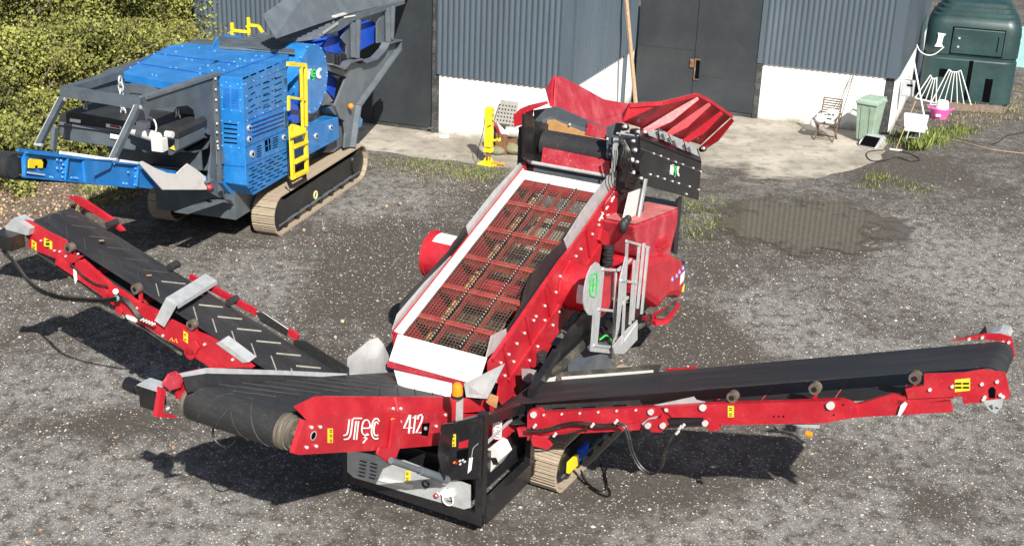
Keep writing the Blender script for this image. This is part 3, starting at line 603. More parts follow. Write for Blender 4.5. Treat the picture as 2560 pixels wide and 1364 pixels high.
def track(parent, s0, s1, u0, u1, hgt, z0, mtpad, mtframe, pitch=.17, rw=None):
    r = hgt/2; mid = (s0+s1)/2; zc = z0+r; hw = (s1-s0)/2
    L = (u1-u0)-2*r; per = 2*L+2*math.pi*r; n = int(per/pitch)
    fr_ = MB(); a, b = mid-hw*.62, mid+hw*.62
    pr = [(u0+r*.55, z0+.13), (u1-r*.55, z0+.13), (u1-r*.2, zc), (u1-r*.7, z0+hgt-.17), (u0+r*.7, z0+hgt-.17), (u0+r*.2, zc)]
    fr_.ext([(a, q, z) for q, z in pr], (b-a, 0, 0)); o = fr_.build('track_frame', mtframe, parent)
    MB().beam((b+.02, u0+r*.8, z0+.17), (b+.02, u1-r*.8, z0+.17), .05, .03).build('skid_rail', M['grey2'], o)
    for k in range(7): u = u0+r+L*(k+.5)/7; MB().cyl((a-.02, u, z0+.12), (b+.025, u, z0+.12), .085, 12).build('road_wheel', M['black'], o)
    for u, rr in ((u0+r, r-.09), (u1-r, r-.09)): MB().cyl((a-.01, u, zc), (b+.03, u, zc), rr, 20).build('end_wheel', mtframe, o, sm=40)
    ch = MB(); th = pitch*.94
    pm = MB(); pm.box(-hw, hw, -th/2, th/2, -.012, .012)
    for q in (-.33, 0, .33): pm.box(-hw, hw, q*th-.008, q*th+.008, .0125, .032)
    pm.box(-.09, .09, -th/2, th/2, -.07, -.0125)
    me = pm.mesh('track_pad', mtpad); oc = bpy.data.objects.new('track_chain', bpy.data.meshes.new('chain')); 
    cn = MB(); pts = []
    for k in range(48):
        s_ = per*k/48; pts.append(s_)
    def pos(s_):
        if s_ < L: return u0+r+s_, z0+hgt, 0
        s_ -= L
        if s_ < math.pi*r: a = s_/r; return u1-r+r*math.sin(a), zc+r*math.cos(a), a
        s_ -= math.pi*r
        if s_ < L: return u1-r-s_, z0, math.pi
        s_ -= L; a = s_/r+math.pi; return u0+r+r*math.sin(a), zc+r*math.cos(a), a
    ln = [pos(s_) for s_ in pts]+[pos(0)]
    cn.tube([(mid, u+(-.06*math.sin(a)), z-.06*math.cos(a)) for u, z, a in ln], .035, 5)
    oc = cn.build('track_chain', M['black'], parent)
    for k in range(n):
        u, z, a = pos(per*k/n); p = bpy.data.objects.new('track_pad', me); col.objects.link(p); p.parent = oc
        p.matrix_local = Matrix.Translation((mid, u, z)) @ Matrix.Rotation(-a, 4, 'X')
    return oc
# ================================================================ red screening machine
scr = thing('mobile_screener', 'red tracked screening machine with mesh deck, two long side conveyors and a tail conveyor', 'screening machine', R)
AL = rad(21.4)
def DK(s, l, h): return Vector((s, l*math.cos(AL)-h*math.sin(AL), 1.83+l*math.sin(AL)+h*math.cos(AL)))
def dkbox(mb, s0, s1, l0, l1, h0, h1): return mb.hexa([DK(s0,l0,h0), DK(s1,l0,h0), DK(s1,l1,h0), DK(s0,l1,h0), DK(s0,l0,h1), DK(s1,l0,h1), DK(s1,l1,h1), DK(s0,l1,h1)])
LD = 3.64
# deck
wr = MB(); nl = 24; nc = 71
for i in range(nl+1):
    s = -.60+1.20*i/nl; wr.beam(DK(s, .02, .0), DK(s, LD-.02, .0), .0068, .0068)
for j in range(nc+1):
    l = .02+(LD-.04)*j/nc; wr.beam(DK(-.60, l, .007), DK(.60, l, .007), .0068, .0068)
wr.build('screen_mesh', M['wire'], scr, kind='stuff')
for k, l in enumerate((.42, 1.08, 1.74, 2.40, 3.06)):
    c_ = MB(); dkbox(c_, -.64, .64, l-.03, l+.03, -.14, -.03); dkbox(c_, -.64, .64, l-.045, l+.045, -.028, -.006); c_.build('cross_member', M['red_mid'], scr)
c_ = MB(); dkbox(c_, -.64, .64, LD-.13, LD, -.12, -.012); c_.build('cross_member', M['red'], scr)
for s, l0 in ((-.42, 2.45), (-.155, 0), (.06, 2.45), (.305, 0)):
    c_ = MB(); dkbox(c_, s-.013, s+.013, l0, LD, -.08, -.012); c_.build('support_bar', M['red_worn'], scr)
for s in (-.19, .27):
    c_ = MB(); dkbox(c_, s-.011, s+.011, 0, LD, .018, .028); st_ = c_.build('clamping_bar', M['black'], scr)
    b_ = MB()
    for k in range(66): p = DK(s, .03+k*.055, .03); b_.cyl(p, p+Vector((0,-.006,.012)), .010, 6)
    b_.build('clamp_bolts', M['wire_pale'], st_, kind='stuff')
c_ = MB()
for k in range(20):
    l = .08+k*.09*2; 
    if l < LD: p = DK(-.47, l, -.30); c_.cyl(p, p+(DK(0,1,0)-DK(0,0,0))*.13, .045, 8)
c_.build('rubber_buffers', M['tan'], scr, kind='stuff')
# lower deck seen through the mesh
c_ = MB(); dkbox(c_, -.66, .66, .1, 2.5, -.70, -.66); c_.build('lower_deck', M['rubber'], scr); c_ = MB(); dkbox(c_, -.3, .66, 2.5, LD-.05, -.50, -.46); c_.build('feed_box_floor', M['rubber_pale'], scr)
w2 = MB()
for i in range(19): dkbox(w2, -.6+i*.0667-.006, -.6+i*.0667+.006, .1, LD-.1, -.655, -.645)
for j in range(50): dkbox(w2, -.62, .62, .1+j*.07, .112+j*.07, -.643, -.633)
w2.build('lower_mesh', M['rust_light'], scr, kind='stuff')
for l in (1.4,):
    c_ = MB(); dkbox(c_, -.64, .64, l-.05, l+.05, -.62, -.48); c_.build('cross_member', M['red_worn'], scr)
c_ = MB(); c_.cyl((-.66, 1.95, 1.95), (.66, 1.95, 1.95), .17, 20); c_.build('drive_shaft_tube', M['red'], scr, sm=40)
# side plates
sp = [(1222,905),(1252,862),(1400,650),(1556,462),(1550,540),(1530,575),(1504,572),(1541,593),(1535,613),(1506,611),(1498,660),(1440,775),(1426,790),(1412,811),(1375,862),(1356,880),(1325,874),(1330,905),(1313,960),(1300,985),(1262,1020),(1244,1000),(1250,960),(1222,950)]
s_ = pplate(R, 'S', .745, sp, .025).build('side_plate', M['red'], scr)
P = PL(R, 'S', .745, sp); MB().ext([(-.745, p.y, p.z) for p in P], (.025,0,0)).build('side_plate', M['red'], scr)
c_ = MB()
for l0, l1, h in ((.0, 3.9, .0), (.25, 3.6, -.62)): c_.beam(DK(.765, l0, h-.03), DK(.765, l1, h-.03), .03, .05)
for l in (.3, .95, 1.55, 2.9, 3.5): c_.beam(DK(.765, l, -.0), DK(.765, l, -.6), .03, .035)
c_.build('stiffening_rib', M['red'], scr)
bp = [(1252,906),(1272,885),(1292,858),(1311,832),(1334,800),(1340,790),(1362,764),(1390,730),(1404,716),(1400,690),(1424,655),(1440,640),(1452,622),(1470,600),(1481,585),(1497,562),(1505,545),(1516,520),(1530,497),(1284,903),(1324,900),(1344,865),(1382,812),(1399,779),(1422,765),(1405,745),(1378,792),(1362,800),(1262,938),(1238,952)]
boltpx(R, 'S', .747, bp, .024, .035).build('bolt_heads', M['bolt'], s_, kind='stuff')
strokes(R, 'S', .75, [[(1496,552),(1504,538),(1508,531)], [(1503,530),(1512,538),(1522,536)], [(1513,524),(1520,515)], [(1527,505),(1535,490)]], 3.4).build('white_scuff_marks', M['white'], s_, kind='stuff')
pplate(R, 'S', .80, [(1506,572),(1536,590),(1532,612),(1508,612),(1500,600)], .05).build('spring_bracket', M['red'], scr); pplate(R, 'S', .80, [(1330,880),(1380,862),(1352,912),(1334,918)], .05).build('spring_bracket', M['red'], scr)
for px in ((1521,638), (1352,905)):
    p = R.S(px[0], px[1], .84); c_ = MB()
    for k in range(6): c_.cyl(p+Vector((0,0,-.16+.055*k)), p+Vector((0,0,-.16+.055*k+.04)), .085 if k % 2 else .07, 14)
    c_.build('rubber_spring', M['rubber'], scr, sm=40)
    q = Vector((-p.x, p.y, p.z)); c_ = MB()
    for k in range(6): c_.cyl(q+Vector((0,0,-.16+.055*k)), q+Vector((0,0,-.16+.055*k+.04)), .085 if k % 2 else .07, 14)
    c_.build('rubber_spring', M['rubber'], scr, sm=40)
# liners and flaps on the deck edges
c_ = MB(); c_.ext([DK(-.61,-.02,.012), DK(-.742,-.02,.035), DK(-.742,LD+.2,.035), DK(-.61,LD+.05,.012)], (0,-.004,.012)); c_.build('white_edge_liner', M['liner'], scr)
c_ = MB(); dkbox(c_, -.760, -.744, -.05, LD+.3, -.1, .06); c_.build('top_rail', M['red'], scr)
pplate(R, 'S', -.79, [(1300,408),(1320,404),(1322,428),(1250,500),(1172,590),(1166,566),(1235,478)], .012).build('galvanised_flange', M['galv'], scr)
pplate(R, 'S', -.80, [(1166,562),(1176,590),(1150,622),(1075,692),(1012,770),(996,808),(1002,757),(1060,695),(1120,630)], .014).build('rubber_flap', M['rubber'], scr)
pplate(R, 'S', -.785, [(1128,640),(1134,652),(1003,806),(985,850),(982,822),(994,785),(1060,708)], .012).build('galvanised_flange', M['galv'], scr)
pplate(R, 'S', .70, [(1410,600),(1455,528),(1520,440),(1535,428),(1556,424),(1560,452),(1490,540),(1420,628)], .012).build('galvanised_liner', M['galv'], scr)
pplate(R, 'S', .69, [(1408,603),(1418,628),(1400,662),(1383,683),(1366,722),(1350,753),(1318,788),(1289,811),(1268,837),(1266,823),(1290,790),(1305,761),(1312,728),(1321,704),(1346,663),(1358,650),(1391,618)], .014).build('rubber_flap', M['rubber'], scr)
pplate(R, 'S', .69, [(1229,839),(1266,821),(1268,852),(1215,895)], .012).build('galvanised_liner', M['galv'], scr)
c_ = MB(); c_.ext([DK(-.62,LD-.02,.0), DK(.62,LD-.02,.0), DK(.66,LD+.15,.03), DK(-.70,LD+.15,.03)], (0,-.01,.02)); c_.build('feed_plate', M['galv_white'], scr)
fl = MB(); fl.ext([Vector((-.68,-.02,1.83)), Vector((.70,-.02,1.83)), Vector((.70,-.24,1.52)), Vector((-.68,-.24,1.52))], (0,-.015,.01)); fl.build('discharge_lip', M['galv_white'], scr)
MB().box(-.70,.70,-.27,-.20,1.44,1.515).build('lip_beam', M['red_dusty'], scr); pplate(R, 'S', -.70, [(990,830),(1000,838),(997,905),(986,905)], .02).build('side_cheek', M['red'], scr)
MB().box(-.66,.66,-.2,.5,1.0,1.1).box(-.66,.66,.45,.5,.7,1.5).build('under_chute', M['black'], scr)
# drive housings
for sgn in (1, -1):
    y, z = 2.30, 2.08
    c_ = MB(); sx_ = 1.3 if sgn > 0 else 1.55; c_.cyl((sgn*.75, y, z), (sgn*sx_, y, z), .345, 36); c_.ringc((sgn*.752, y, z), (sgn*.79, y, z), .40, .34, 36); dh = c_.build('drive_housing', M['red'], scr, sm=40)
    if sgn > 0:
        p = PL(R, 'S', 1.44, [(1490,655),(1498,659),(1504,672),(1506,692),(1506,718),(1503,742),(1496,762),(1487,777),(1478,788),(1470,786),(1463,775),(1459,756),(1460,732),(1464,706),(1470,684),(1479,665)])
        MB().ext([q+Vector((.0,0,0)) for q in p], (-.015,0,0)).build('end_guard', M['galv'], dh)
        strokes(R, 'S', 1.445, [[(1491,681),(1481,684),(1476,698),(1474,722),(1476,738),(1486,742),(1490,734)], [(1491,681),(1493,700),(1490,734)], [(1484,694),(1482,726)], [(1479,712),(1488,709)]], 2.6).build('green_print', M['green'], dh)
        c_ = MB()      # white sticker wrapped on the cylinder
        for k in range(5):
            a0, a1 = rad(150+9*k), rad(159+9*k)
            c_.add([(1.02, y+.35*math.cos(a0), z+.35*math.sin(a0)), (1.2, y+.35*math.cos(a0), z+.35*math.sin(a0)), (1.2, y+.35*math.cos(a1), z+.35*math.sin(a1)), (1.02, y+.35*math.cos(a1), z+.35*math.sin(a1))], [(0,1,2,3)])
        c_.build('white_label', M['white'], dh)
    else:
        MB().ringc((-1.55, y, z), (-1.60, y, z), .37, .2, 32).build('pulley_guard', M['red'], dh, sm=40)
        c_ = MB()
        for k in range(5):
            a0, a1 = rad(80+9*k), rad(89+9*k)
            c_.add([(-1.47, y+.35*math.cos(a0), z+.35*math.sin(a0)), (-1.15, y+.35*math.cos(a0), z+.35*math.sin(a0)), (-1.15, y+.35*math.cos(a1), z+.35*math.sin(a1)), (-1.47, y+.35*math.cos(a1), z+.35*math.sin(a1))], [(0,1,2,3)])
        c_.build('white_label', M['white'], dh)
# ---------------- chassis
c_ = MB()
for s in (-.95, 1.0): c_.beam((s, -.2, .95), (s, 6.2, 1.15), .14, .26); c_.beam((s, .2, .8), (s, .2, 1.0), .12, .12)
c_.beam((-.95, .5, .85), (1.0, .5, .85), .3, .3); c_.beam((-.95, 2.6, .85), (1.0, 2.6, .85), .3, .3); c_.build('chassis_frame', M['black'], scr)
c_ = MB(); c_.beam(R.S(1312,1008,1.3), R.S(1392,880,1.3), .1, .12); c_.build('upper_rail', M['black'], scr)
c_ = MB(); c_.ext(PL(R, 'S', 1.12, [(1345,985),(1352,940),(1388,880),(1462,772),(1482,800),(1470,842),(1395,915),(1360,975)]), (-.03,0,0)); c_.build('dusty_cover', M['black'], scr)
MB().beam(R.S(1385,932,1.2), R.S(1475,846,1.2), .08, .08).build('dusty_hose_tray', M['rubber_dusty'], scr)
MB().box(.9,1.35,1.7,2.6,.4,1.2).build('chassis_leg', M['grey'], scr)
track(scr, 1.33, 1.75, .05, 3.2, .66, .02, M['pad'], M['black'], .15)
track(scr, -1.15, -.73, .35, 3.2, .66, .02, M['pad'], M['black'], .15)
c_ = MB(); c_.box(1.752,1.80,.35,.62,.26,.42); c_.build('yellow_block', M['yellow'], scr); MB().box(1.752,1.80,.66,.95,.30,.46).build('blue_block', M['dblue'], scr)
# ---------------- tail conveyor
belt('tail_belt', 'u', -.70, .49, (-3.95, 2.50), .19, (.05, 1.02), M['belt'], scr, M['cleat2'], .42, 1.5, 1)
c_ = MB(); c_.cyl((-.76, -3.95, 2.50), (.60, -3.95, 2.50), .185, 32); dr_ = c_.build('head_drum', M['drum'], scr, sm=40); c_ = MB(); c_.ringc((.40, -3.95, 2.50), (.55, -3.95, 2.50), .196, .18, 32); c_.build('worn_lagging', M['drum'], dr_, sm=40)
c_ = MB(); c_.ringc((.602, -3.95, 2.50), (.66, -3.95, 2.50), .17, .13, 26); c_.ringc((.602, -3.95, 2.50), (.64, -3.95, 2.50), .11, .06, 20); c_.cyl((.6, -3.95, 2.50), (.68, -3.95, 2.50), .04, 12); c_.build('drum_end', M['drum'], scr, sm=40)
c_ = MB(); P1 = PL(R, 'S', .75, [(726,1025),(767,1050),(850,1031),(985,1031),(1130,1034),(1235,1025)]); P2 = PL(R, 'S', .70, [(735,1016),(790,990),(985,991),(1130,991),(1235,1003)])
c_.ext(PL(R, 'S', .75, [(767,1050),(850,1031),(985,1031),(1130,1034),(1215,1034),(1215,1100),(1130,1109),(960,1124),(748,1136)]), (-.012,0,0)); tp = c_.build('tail_side_panel', M['red'], scr)
c_ = MB(); pr = list(zip([P1[1], P1[2], P1[3], P1[4], P1[5]], [P2[0], P2[1], P2[2], P2[3], P2[4]]))
for i in range(4): c_.ext([pr[i][0], pr[i+1][0], pr[i+1][1], pr[i][1]], (-.012,0,.002))
c_.build('tail_upper_flare', M['red'], scr)
pplate(R, 'S', .752, [(748,1136),(735,1133),(760,1050),(767,1050)], .06, None).build('panel_end_flange', M['red'], scr)
strokes(R, 'S', .752, JT, 3.0, off=(850,850), sc=2.842).build('white_lettering', M['white'], tp)
N4 = [[(492,528),(450,622),(508,618)], [(497,528),(485,660)], [(512,552),(533,530),(517,658)], [(546,560),(556,532),(572,526),(582,542),(574,575),(536,655),(572,652)]]
strokes(R, 'S', .752, N4, 3.6, off=(850,850), sc=2.842).build('white_numbers', M['white'], tp)
def sticker(F, ax, v, x, y, w, h, par, sk=0, marks=2, mt='sticker'):
    o = pplate(F, ax, v+(.004 if ax == 'S' else -.004), [(x-w/2, y-h/2-sk), (x+w/2, y-h/2+sk), (x+w/2, y+h/2+sk), (x-w/2, y+h/2-sk)], .003).build('warning_sticker', M[mt], par)
    if marks:
        mb = MB()
        for k in range(marks):
            if w > h: cx, cy, a = x-w/2+w*(k+.5)/marks, y, h*.5
            else: cx, cy, a = x, y-h/2+h*(k+.5)/marks, w*.5
            strokes(F, ax, v, [[(cx-a/2, cy-a*.3), (cx+a/2, cy-a*.3)], [(cx-a/2, cy+a*.35), (cx+a/2, cy+a*.35)]], a*.28, mb, lift=.006, th=.002)
        mb.build('printed_marks', M['hole'], o)
    return o
sticker(R, 'S', .752, 986, 1070, 15, 50, tp, 0, 4); sticker(R, 'S', .752, 826, 1088, 13, 36, tp, 0, 3)
pplate(R, 'S', .756, [(1056,1058),(1075,1056),(1070,1089),(1054,1087)], .004).build('panel_opening', M['hole'], tp)
p = R.S(1064, 1070, .765); MB().cyl(p-Vector((.06,0,0)), p+Vector((.01,0,0)), .022, 12).build('roller_end', M['galv'], tp)
p = R.S(783, 1088, .758); MB().ringc(p, p+Vector((.006,0,0)), .052, .04, 20).build('opening_rim', M['galv'], tp); MB().cyl(p, p+Vector((.004,0,0)), .04, 18).build('panel_opening', M['hole'], tp)
boltpx(R, 'S', .752, [(778,1067),(800,1066),(766,1117),(790,1114),(982,1020),(1001,1020),(1113,1036),(1090,1064),(1000,1053)], .022, .02).build('bolt_heads', M['bolt'], tp, kind='stuff')
MB().ext([R.S(984,992,.702), R.S(992,1028,.756), R.S(996,1028,.756), R.S(988,992,.702)], (.012,0,.004)).build('panel_seam', M['red_dusty'], tp)
# left skirt of the tail conveyor
top = PL(R, 'S', -.74, [(443,935),(515,920),(715,927),(880,935),(985,948)]); mid_ = PL(R, 'S', -.70, [(455,943),(515,934),(715,938),(880,946),(985,958)]); low = PL(R, 'S', -.62, [(468,979),(534,968),(715,965),(880,966),(985,978)])
c_ = MB(); d_ = MB()
for i in range(4): c_.ext([top[i], top[i+1], mid_[i+1], mid_[i]], (.012,0,.01)); d_.ext([mid_[i], mid_[i+1], low[i+1], low[i]], (.012,0,-.002))
c_.build('skirt_clamp_strip', M['galv'], scr); d_.build('rubber_skirt', M['rubber'], scr)
MB().ext([(-.76, p.y, p.z-.01) for p in top]+[(-.76, p.y, p.z-.3) for p in top[::-1]], (-.03,0,0)).build('tail_side_panel', M['red'], scr)
pplate(R, 'S', -.70, [(408,962),(425,935),(443,928),(460,945),(452,968),(425,975)], .03).build('panel_nose', M['red_dusty'], scr)
pplate(R, 'S', -.76, [(404,968),(416,972),(408,1030),(443,1040),(440,1044),(393,1042)], .06).build('bearing_bracket', M['red'], scr)
g1 = R.S(382, 985, -.98); MB().box(g1.x-.10, g1.x+.12, g1.y-.11, g1.y+.08, g1.z-.13, g1.z+.12).build('gearbox', M['black'], scr, bev=.02)
MB().box(g1.x-.11, g1.x+.17, g1.y-.11, g1.y+.09, g1.z+.122, g1.z+.132).build('gearbox_cover', M['galv'], scr)
MB().cyl((g1.x-.10, g1.y, g1.z+.0), (g1.x-.34, g1.y, g1.z+.03), .065, 20).cyl((g1.x-.2, g1.y, g1.z+.02), (g1.x-.36, g1.y, g1.z+.035), .078, 20).build('hydraulic_motor', M['black'], scr, sm=40)
boltpx(R, 'U', -4.2, [(382,972),(398,975),(378,1012),(395,1014),(410,1018),(424,975),(420,1020)], .02, .03).build('bolt_heads', M['bolt'], scr, kind='stuff')
MB().tube(curve(PL(R, 'U', -3.9, [(535,1062),(532,1085),(543,1105),(562,1116),(582,1108),(592,1090),(590,1072)])), .012, 6).build('hanging_hose', M['cable'], scr)
# galvanised chute cheeks where the deck drops on to the tail belt
pplate(R, 'S', -.78, [(870,895),(925,849),(945,843),(958,858),(972,888),(972,950),(870,940)], .012).build('chute_cheek', M['galv'], scr)
MB().ext([R.U(986,925,-.55), R.U(1130,958,-.55), R.U(1130,1000,-.75), R.U(1050,985,-.75), R.U(996,962,-.75)], (0,-.01,.01)).build('chute_plate', M['galv_white'], scr)
MB().ext([R.U(1160,958,-.5), R.U(1262,908,-.35), R.U(1218,996,-.5), R.U(1165,992,-.5)], (0,.014,0)).build('chute_cheek', M['galv'], scr)
MB().ext([R.U(1215,1005,-.3), R.U(1225,985,-.3), R.U(1245,992,-.3), R.U(1240,1020,-.3)], (0,.02,0)).build('tan_rubber_pad', M['tan'], scr)
# ---------------- front frame, control cabinet and beacon
FU = -1.38
c_ = MB(); c_.box(-.62, 1.44, FU, FU+.06, .26, .42); c_.build('front_rail', M['black'], scr)
pplate(R, 'U', FU-.005, [(868,1125),(885,1127),(1010,1150),(1176,1212),(1176,1268),(1160,1272),(885,1193),(868,1178)], .012).build('front_guard_plate', M['galv'], scr)
c_ = MB()
for dx in (0, 1):
    for k in range(5): strokes(R, 'U', FU-.01, [[(920-dx*13-1*k+dx*40-20, 1150+k*9+dx*6), (937-dx*13-1*k+dx*40-20, 1155+k*9+dx*6)]], 1.8, c_)
for k in range(4): strokes(R, 'U', FU-.01, [[(1118, 1219+k*10), (1132, 1223+k*10)]], 1.8, c_)
c_.build('louvre_slots', M['hole'], scr)
MB().ext(PL(R, 'U', FU-.03, [(935,1198),(955,1195),(1035,1212),(1030,1222)]), (0,.02,0)).build('galvanised_step', M['galv_white'], scr)
c_ = MB(); c_.box(1.34, 1.44, FU-.002, FU+.10, .26, 1.80); c_.box(1.36,1.44, -.12, -.0, .3, 1.62); c_.box(-.64,-.56,FU-.004,FU+.1,.24,1.2); c_.build('frame_post', M['black'], scr)
c_ = MB(); c_.beam((1.39, FU+.1, .36), (1.39, -.1, .40), .12, .26); c_.beam((1.39, -.1, .40), (1.39, 2.4, .44), .1, .2); c_.build('side_rail', M['black'], scr)
c_ = MB(); c_.beam(R.U(1135,1066,-1.42), R.U(1210,1047,-1.36), .08, .13); c_.beam(R.S(1205,1050,1.38), R.S(1306,1018,1.38), .08, .13); c_.build('top_rail_front', M['black'], scr)
cab = pplate(R, 'U', -1.46, [(1138,1056),(1200,1046),(1206,1060),(1198,1196),(1112,1200)], .03).build('control_cabinet', M['black'], scr)
pplate(R, 'S', R.U(1138,1056,-1.46).x, [(1106,1060),(1139,1056),(1113,1199),(1097,1140)], .02).build('cabinet_side', M['black'], cab)
pplate(R, 'U', -1.465, [(1147,1105),(1171,1098),(1169,1117),(1146,1120)], .003).build('red_window', M['red'], cab); pplate(R, 'U', -1.465, [(1142,1127),(1172,1120),(1168,1150),(1142,1146)], .003).build('cabinet_opening', M['hole'], cab)
sticker(R, 'U', -1.466, 1135, 1100, 9, 31, cab, 0, 3)
for k, (x, y, c) in enumerate(((1137,1154,'orange'),(1142,1156,'red'),(1151,1150,'bolt'),(1158,1148,'bolt'),(1152,1158,'bolt'),(1163,1152,'bolt'))):
    p = R.U(x, y, -1.466); MB().cyl(p, p+Vector((0,-.025,0)), .012, 8).build('button', M[c], cab)
pplate(R, 'U', -1.475, [(1173,1144),(1182,1142),(1178,1174),(1169,1183)], .004).build('paper_tag', M['white'], cab)
c_ = MB(); c_.tube(curve(PL(R, 'U', -1.48, [(1195,1108),(1183,1120),(1180,1135),(1178,1146)])), .005, 5); c_.tube(curve(PL(R, 'U', -1.48, [(1098,1100),(1108,1120),(1105,1140),(1114,1155)])), .008, 5); c_.tube(curve(PL(R, 'U', -1.48, [(1100,1110),(1116,1130),(1108,1150)])), .008, 5); c_.build('wiring', M['galv'], cab)
MB().ext(PL(R, 'U', -1.42, [(1141,988),(1157,988),(1156,1052),(1139,1052)]), (0,.012,0)).build('beacon_bracket', M['galv'], scr)
p = R.U(1143, 985, -1.44); MB().cyl(p+Vector((0,0,-.035)), p, .076, 20).build('beacon_base', M['black'], scr)
bcn = MB(); bcn.cyl(p, p+Vector((0,0,.06)), .068, 20); bcn.cyl(p+Vector((0,0,.06)), p+Vector((0,0,.115)), .068, 20, .058); bcn.cyl(p+Vector((0,0,.115)), p+Vector((0,0,.155)), .058, 20, .03); bcn.build('beacon_lens', M['orange'], scr, sm=60)
hc = MB(); a = R.S(977,1150,.9); b = R.S(1117,1198,1.0); hc.cyl(a, a.lerp(b, .55), .038, 14); hc.cyl(a.lerp(b, .5), b, .052, 14); hc.build('hydraulic_cylinder', M['grey2'], scr, sm=40)
pplate(R, 'S', .80, [(984,1050),(1000,1045),(1012,1088),(988,1150),(975,1160),(944,1135),(950,1118),(975,1120)], .03).build('cylinder_lug', M['red'], scr)
p = R.U(1114,1200,-1.5); MB().cyl(p, p+Vector((0,-.05,0)), .035, 12).build('pivot_pin', M['galv'], scr)
p = R.U(1094,1235,FU-.03); o_ = MB().cyl(p, p+Vector((0,-.02,0)), .032, 16).build('stop_button_plate', M['white'], scr); MB().ringc(p+Vector((0,-.022,0)), p+Vector((0,-.03,0)), .034, .018, 18).build('red_ring', M['red'], o_)
MB().ext(PL(R, 'U', FU-.04, [(1098,1232),(1108,1222),(1130,1222),(1134,1240),(1110,1244)]), (0,.03,0)).build('white_bracket', M['white'], scr)
c_ = MB(); pc = R.U(1121,1246,FU-.05); c_.tube([pc+Vector((math.cos(t)*.075, -.01, math.sin(t)*.085)) for t in [k*math.pi/12 for k in range(-14, 4)]], .008, 6); c_.build('white_cable_loop', M['white'], scr)
pc = R.U(1065,1208,FU-.04); MB().ringc(pc, pc+Vector((0,-.02,0)), .055, .035, 20).build('hose_ring', M['black'], scr)
sticker(R, 'U', FU-.012, 1019, 1189, 12, 27, scr, 0, 2)
MB().beam(R.S(1206,1117,1.3), R.S(1280,1046,1.3), .012, .05).build('stay_bar', M['galv'], scr)
gp = pplate(R, 'U', -.75, [(1206,1130),(1228,1116),(1240,1122),(1252,1147),(1206,1205)], .3).build('cooler_housing', M['galv_white'], scr); strokes(R, 'U', -.756, [[(1228+k*3,1142),(1236+k*3,1160)] for k in range(5)], 1.4).build('cooler_slots', M['hole'], gp)
MB().box(.1,1.2,-1.2,.2,.45,.95).build('engine_sump_box', M['black'], scr)
MB().ext(PL(R, 'S', 1.2, [(1240,1075),(1275,1060),(1310,1070),(1300,1110),(1255,1120)]), (-.3,0,0)).build('pump_housing', M['red'], scr)
c_ = MB(); pc = R.S(1243, 1070, 1.25)
for k in range(7): c_.ringc(pc+Vector((0,0,-.12+.035*k)), pc+Vector((0,0,-.12+.035*k+.014)), .06, .045, 14)
c_.build('coil_spring', M['white'], scr)
# ---------------- side conveyors
def roller(F, ax, v, px, par, r=.066):
    p = PL(F, ax, v, [px])[0]; n = Vector((0,-1,0)); c_ = MB(); c_.cyl(p-n*.07, p+n*.02, r, 16); o = c_.build('idler_roller', M['roller'], par, sm=40); MB().cyl(p+n*.021, p+n*.03, r*.45, 12).build('roller_hub', M['black'], o)
    MB().beam(p-n*.08+Vector((0,0,-.02)), p-n*.08+Vector((0,0,-.2)), .04, .04).build('roller_bracket', M['red'], par)
# left
belt('left_belt', 's', -1.90, -1.20, (-5.35, 2.90), .15, (-.75, 1.50), M['belt'], scr, M['cleat'], .33, 1.15, -1)
MB().cyl((-5.35, -1.93, 2.90), (-5.35, -1.17, 2.90), .138, 24).build('head_drum', M['rubber_dusty'], scr, sm=40)
hp = pplate(R, 'U', -1.96, [(33,546),(73,551),(121,579),(165,600),(178,636),(209,640),(176,661),(70,619),(74,578),(33,557)], .02).build('conveyor_head_plate', M['red'], scr)
sticker(R, 'U', -1.962, 85, 613, 12, 20, hp, 4, 2); sticker(R, 'U', -1.962, 120, 609, 20, 20, hp, 5, 2)
boltpx(R, 'U', -1.962, [(103,601),(137,626),(150,628),(165,640),(196,634)], .016, .02).build('bolt_heads', M['bolt'], hp, kind='stuff')
pplate(R, 'U', -1.955, [(187,654),(203,649),(271,709),(285,722),(262,735),(187,682)], .06).build('telescopic_arm', M['red'], scr)
la = pplate(R, 'U', -1.97, [(253,724),(271,712),(304,731),(345,760),(385,777),(421,801),(470,825),(513,841),(560,868),(601,896),(630,919),(564,919),(513,893),(484,884),(458,874),(381,827),(319,792),(253,740)], .07).build('conveyor_arm', M['red'], scr)
c_ = MB(); lug(R, 'U', -1.99, (477,881), .085, .03, c_); lug(R, 'U', -1.99, (262,732), .07, .02, c_); lug(R, 'U', -1.99, (299,775), .06, .02, c_); c_.ext(PL(R, 'U', -1.99, [(470,858),(490,850),(500,868),(490,885),(466,884)]), (0,-.03,0)); c_.build('pivot_lug', M['red'], la)
boltpx(R, 'U', -1.975, [(290,737),(512,860),(582,898),(408,838),(483,886),(342,770)], .022, .06).build('bolt_heads', M['bolt'], la, kind='stuff')
strokes(R, 'U', -1.972, [[(425,850),(430,843),(433,852)], [(436,853),(441,846),(444,856)]], 1.6).build('yellow_scribble', M['sticker'], la); sticker(R, 'U', -1.972, 464, 842, 11, 25, la, 4, 2)
MB().beam(R.U(95,632,-1.9), R.U(455,886,-1.9), .03, .02).beam(R.U(95,632,-1.2), R.U(455,886,-1.2), .03, .02).build('belt_return_guard', M['rubber_dusty'], scr)
MB().beam((-4.9,-1.95,2.62),(-1.3,-1.95,1.45),.05,.12).beam((-4.9,-1.16,2.72),(-1.0,-1.16,1.45),.05,.12).build('conveyor_truss', M['red'], scr)
c_ = MB()
for s in (-4.4,-3.6,-2.8,-2.0): z = 1.42-.305*s-.30; c_.beam((s,-1.95,z),(s,-1.16,z),.08,.08)
c_.build('truss_cross_tube', M['red_worn'], scr)
